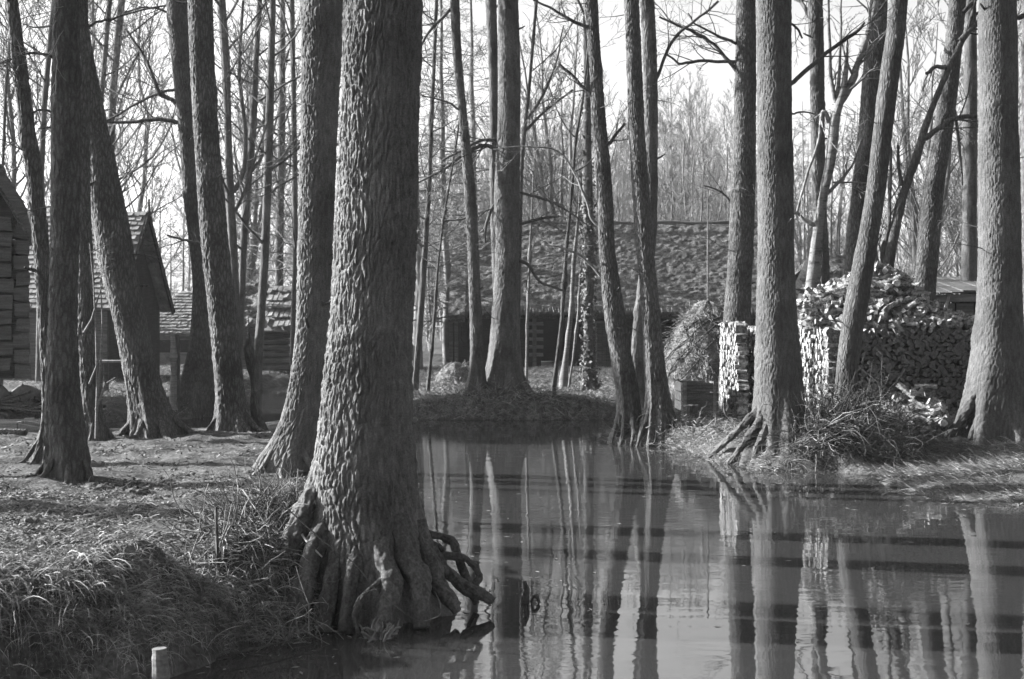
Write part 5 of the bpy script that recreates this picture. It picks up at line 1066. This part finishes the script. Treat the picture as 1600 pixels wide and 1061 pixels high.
def sticks(name, label, n, fx, L, r, mat, seed, up=.0, k=4, kind='stuff', cat='twigs', wig=.25, seg=5):
    R = np.random.default_rng(seed); m = MB()
    for i in range(n):
        p, dv = fx(R); pts = [np.array(p, float)]; d = unit(dv); l = L*R.uniform(.4, 1.3)
        for s in range(seg): d = unit(d+R.normal(0, wig, 3)+[0, 0, up]); pts.append(pts[-1]+d*l/seg)
        m.tube(pts, np.linspace(1, .45, seg+1)*r*R.uniform(.5, 1.4), k)
    o = m.build(name, M[mat]); return tag(o, label, cat, kind=kind)
def fx_bank(R):
    while True:
        x, y = R.uniform(-4.2, -1.0), R.uniform(7.8, 13)
        if sdf(x, y) > .1: return (x, y, gz(x, y)+.015), (R.normal(), R.normal(), R.normal(0, .12))
sticks('fallen_twigs', 'pale thin twigs strewn over the near left bank', 420, fx_bank, .20, .0035, 'twig_pale', 41)
def fx_pile(R):
    x, y = R.normal(-1.72, .22), R.normal(10.1, .35); h = .28*math.exp(-((x+1.7)/.3)**2-((y-10.1)/.5)**2)
    return (x, y, max(gz(x, y), .1)+R.uniform(0, 1)*h), (R.normal(), R.normal(), R.normal(0, .45))
sticks('brush_heap', 'tangled heap of thin twigs and straw against the left foot of the huge trunk', 900, fx_pile, .38, .0042, 'twig', 43, cat='brush heap', wig=.32, seg=6)
sticks('brush_heap', 'pale straws and stems tangled into the twig heap beside the huge trunk', 380, fx_pile, .40, .0040, 'grass_dry', 45, cat='brush heap', wig=.25, seg=6)
def fx_low(R):
    x, y = R.uniform(-2.1, -1.2), R.uniform(8.7, 9.9)
    return (x, y, max(gz(x, y), 0)+R.uniform(.0, .12)), (R.normal(), R.normal()-.4, R.normal(0, .6))
sticks('dead_stems', 'pale dead stems leaning over the bank edge left of the exposed roots', 260, fx_low, .34, .0040, 'twig_pale', 47, cat='stems')
def fx_br(R):
    x, y = R.uniform(3.75, 5.35), R.uniform(18.9, 20.3); 
    return (x, y, max(gz(x, y), .0)+R.uniform(0, .45)*math.exp(-((x-4.6)/.65)**2)), (R.normal(), R.normal(0, .7), R.uniform(-.1, 1.1))
sticks('bramble_thicket', 'tangled bramble thicket on the bank right of the thickest right hand trunk', 1500, fx_br, .85, .0055, 'twig', 49, up=-.09, cat='bramble', seg=8, wig=.22)
sticks('bramble_thicket', 'pale dry stems and grass woven through the bramble thicket', 1700, fx_br, .45, .005, 'straw_pale', 51, up=-.10, cat='bramble', seg=6, wig=.22)
def fx_mb(R):
    x, y = R.normal(-.3, .95), R.uniform(28.5, 29.3); return (x, y, max(gz(x, y), 0)+R.uniform(0, .1)), (R.normal(), R.normal(0, .6)-.3, R.normal(0, .5))
sticks('root_tangle', 'fine roots and twigs along the dark undercut edge of the far bank', 600, fx_mb, .4, .008, 'grass_dry', 53, cat='roots')
def fx_w(R):
    x = R.uniform(1.8, 3.6); y = np.interp(x, [1.8, 2.6, 3.6], [22.95, 22.9, 20.4])+R.uniform(-.05, .5); return (x, y, max(gz(x, y), 0)+.03), (R.normal(0, .6), -1, R.normal(-.2, .3))
sticks('bank_roots', 'pale fine roots reaching into the water under the leaning pair', 260, fx_w, .38, .011, 'wood_grey', 57, cat='roots')
def fx_f(R):
    x, y = R.uniform(1.6, 4.6), R.uniform(18.8, 23.6)
    while not -.12 < sdf(x, y) < .9: x, y = R.uniform(1.6, 4.6), R.uniform(18.8, 23.6)
    return (x, y, max(gz(x, y), 0)+R.uniform(0, .06)), (R.normal(), R.normal(), R.uniform(-.2, .5))
sticks('dry_stems', 'dry stems and leaf stalks round the foot of the thickest right hand trunk', 1700, fx_f, .30, .0045, 'grass_dry', 63, up=-.08, cat='stems', seg=5)
# single twigs in view
def twig(label, pts, w, mat='twig_pale', name='bare_twig', d=9.0):
    P_ = np.array([PT(*(q if len(q) == 3 else (*q, d))) for q in pts]); n = len(P_); t = np.linspace(0, n-1, (n-1)*5+1); Q = np.stack([np.interp(t, np.arange(n), P_[:, j]) for j in range(3)], -1)
    for _ in range(2): Q[1:-1] = (Q[:-2]+2*Q[1:-1]+Q[2:])/4
    m = MB(); m.tube(Q, np.linspace(w, w*.5, len(t))/2*P_[0][1]/F, 5); return tag(m.build(name, M[mat], origin=tuple(Q[0])), label, 'twig')
twig('straight twig slanting down across the roots of the huge trunk', [(436, 783), (510, 850), (555, 880), (590, 925)], 2.6, 'twig', d=9.0)
twig('bent thin twig touching the water right of the root foot', [(600, 930), (640, 965), (660, 972), (690, 962), (688, 940), (680, 925)], 1.8, 'twig', d=8.9)
twig('hooked twig standing in the water before the exposed roots', [(552, 950), (562, 930), (580, 922), (605, 920)], 1.8, 'twig', d=8.9)
twig('low twig lying on the water left of the exposed roots', [(360, 1022, 8.3), (420, 1008, 8.5), (470, 998, 8.7), (505, 992, 8.8)], 3.5, 'twig', d=8.5)
twig('thick crooked root running down the grassy bank to the water', [(345, 925, 8.95), (335, 945, 8.8), (312, 975, 8.6), (300, 1000, 8.5), (292, 1040, 8.3)], 16, 'bark_dark', 'bank_root')
twig('long pale straw bowed over the twig heap', [(380, 765, 9.9), (410, 810, 9.7), (440, 875, 9.5)], 4)
twig('second long pale straw leaning on the twig heap', [(392, 790, 9.9), (404, 820, 9.8), (428, 880, 9.6)], 3.5)
twig('pale splintered stick leaning by the foot of the huge trunk', [(462, 820, 9.5), (478, 845, 9.4), (503, 870, 9.3)], 5, 'wood_pale')
# dead stems beside the slim rough trunk on the left
st = thing('dead_sapling', (X(152, 17.6), 17.6, gz(X(152, 17.6), 17.6)), 'dead sapling with broken pale twigs beside the slim rough trunk on the left', 'sapling')
for pts in ([(150, 685), (152, 600), (150, 520), (146, 440), (140, 380)], [(152, 620), (158, 560), (160, 500), (157, 440)], [(131, 520), (143, 500), (152, 470), (158, 450)], [(150, 640), (165, 600), (180, 590)], [(140, 600), (150, 575), (158, 545), (160, 530)]):
    m = MB(); Q = [PT(a, b, 17.6) for a, b in pts]; m.tube(Q, np.linspace(.018, .006, len(Q)), 6); m.build('stem', M['wood_grey'], st)
# clump of standing stubble poking from the water before the roots
def fx_s(R): return (X(598, 9.0)+R.normal(0, .035), 8.95+R.normal(0, .03), -.03), (R.normal(0, .3), R.normal(0, .3), 1.2)
sticks('rotten_stub', 'small pale rotten stub wrapped in roots before the exposed roots', 60, fx_s, .13, .012, 'wood_grey', 61, kind=None, cat='stub')
# clods of turned earth
for i, (px, py, s) in enumerate([(155, 762, .14), (216, 764, .10), (352, 832, .09), (50, 815, .08)]):
    d = (CZ-.53)*F/(py-500); x = X(px, d); b = gz(x, d); a = np.linspace(0, 2*math.pi, 22, endpoint=False); e = np.linspace(-.3, 1.5, 10); A, E = np.meshgrid(a, e); rr = 1+.4*fbm(np.cos(A)*2, np.sin(A)*2, E*2+i, 3, 3)
    m = MB(); m.grid(np.stack([x+s*rr*np.cos(A)*np.cos(E), d+s*.8*rr*np.sin(A)*np.cos(E), b+s*.42*rr*np.sin(E)], -1), True)
    tag(m.build('earth_clod', M['soil'], origin=(x, d, b)), ['dark clod of earth right behind the foot of the dark shaded trunk', 'smaller earth clod to the right of the one by the dark shaded trunk', 'clod of earth below the left end of the twig heap', 'flat clod of earth near the left edge of the near bank'][i], 'clod')
# --- thin winter haze over the whole place
hz = bpy.data.materials.new('haze'); hz.use_nodes = True; hn = hz.node_tree.nodes; hn.clear()
pv = hn.new('ShaderNodeVolumePrincipled'); pv.inputs['Color'].default_value = g(.9); pv.inputs['Density'].default_value = .00026; pv.inputs['Anisotropy'].default_value = .2
ho = hn.new('ShaderNodeOutputMaterial'); hz.node_tree.links.new(pv.outputs[0], ho.inputs['Volume'])
m = MB(); m.box((0, 420, 14), (1500, 1080, 36)); tag(m.build('haze', hz, smooth=False), 'thin winter haze that lightens the far wood', 'haze', kind='stuff')
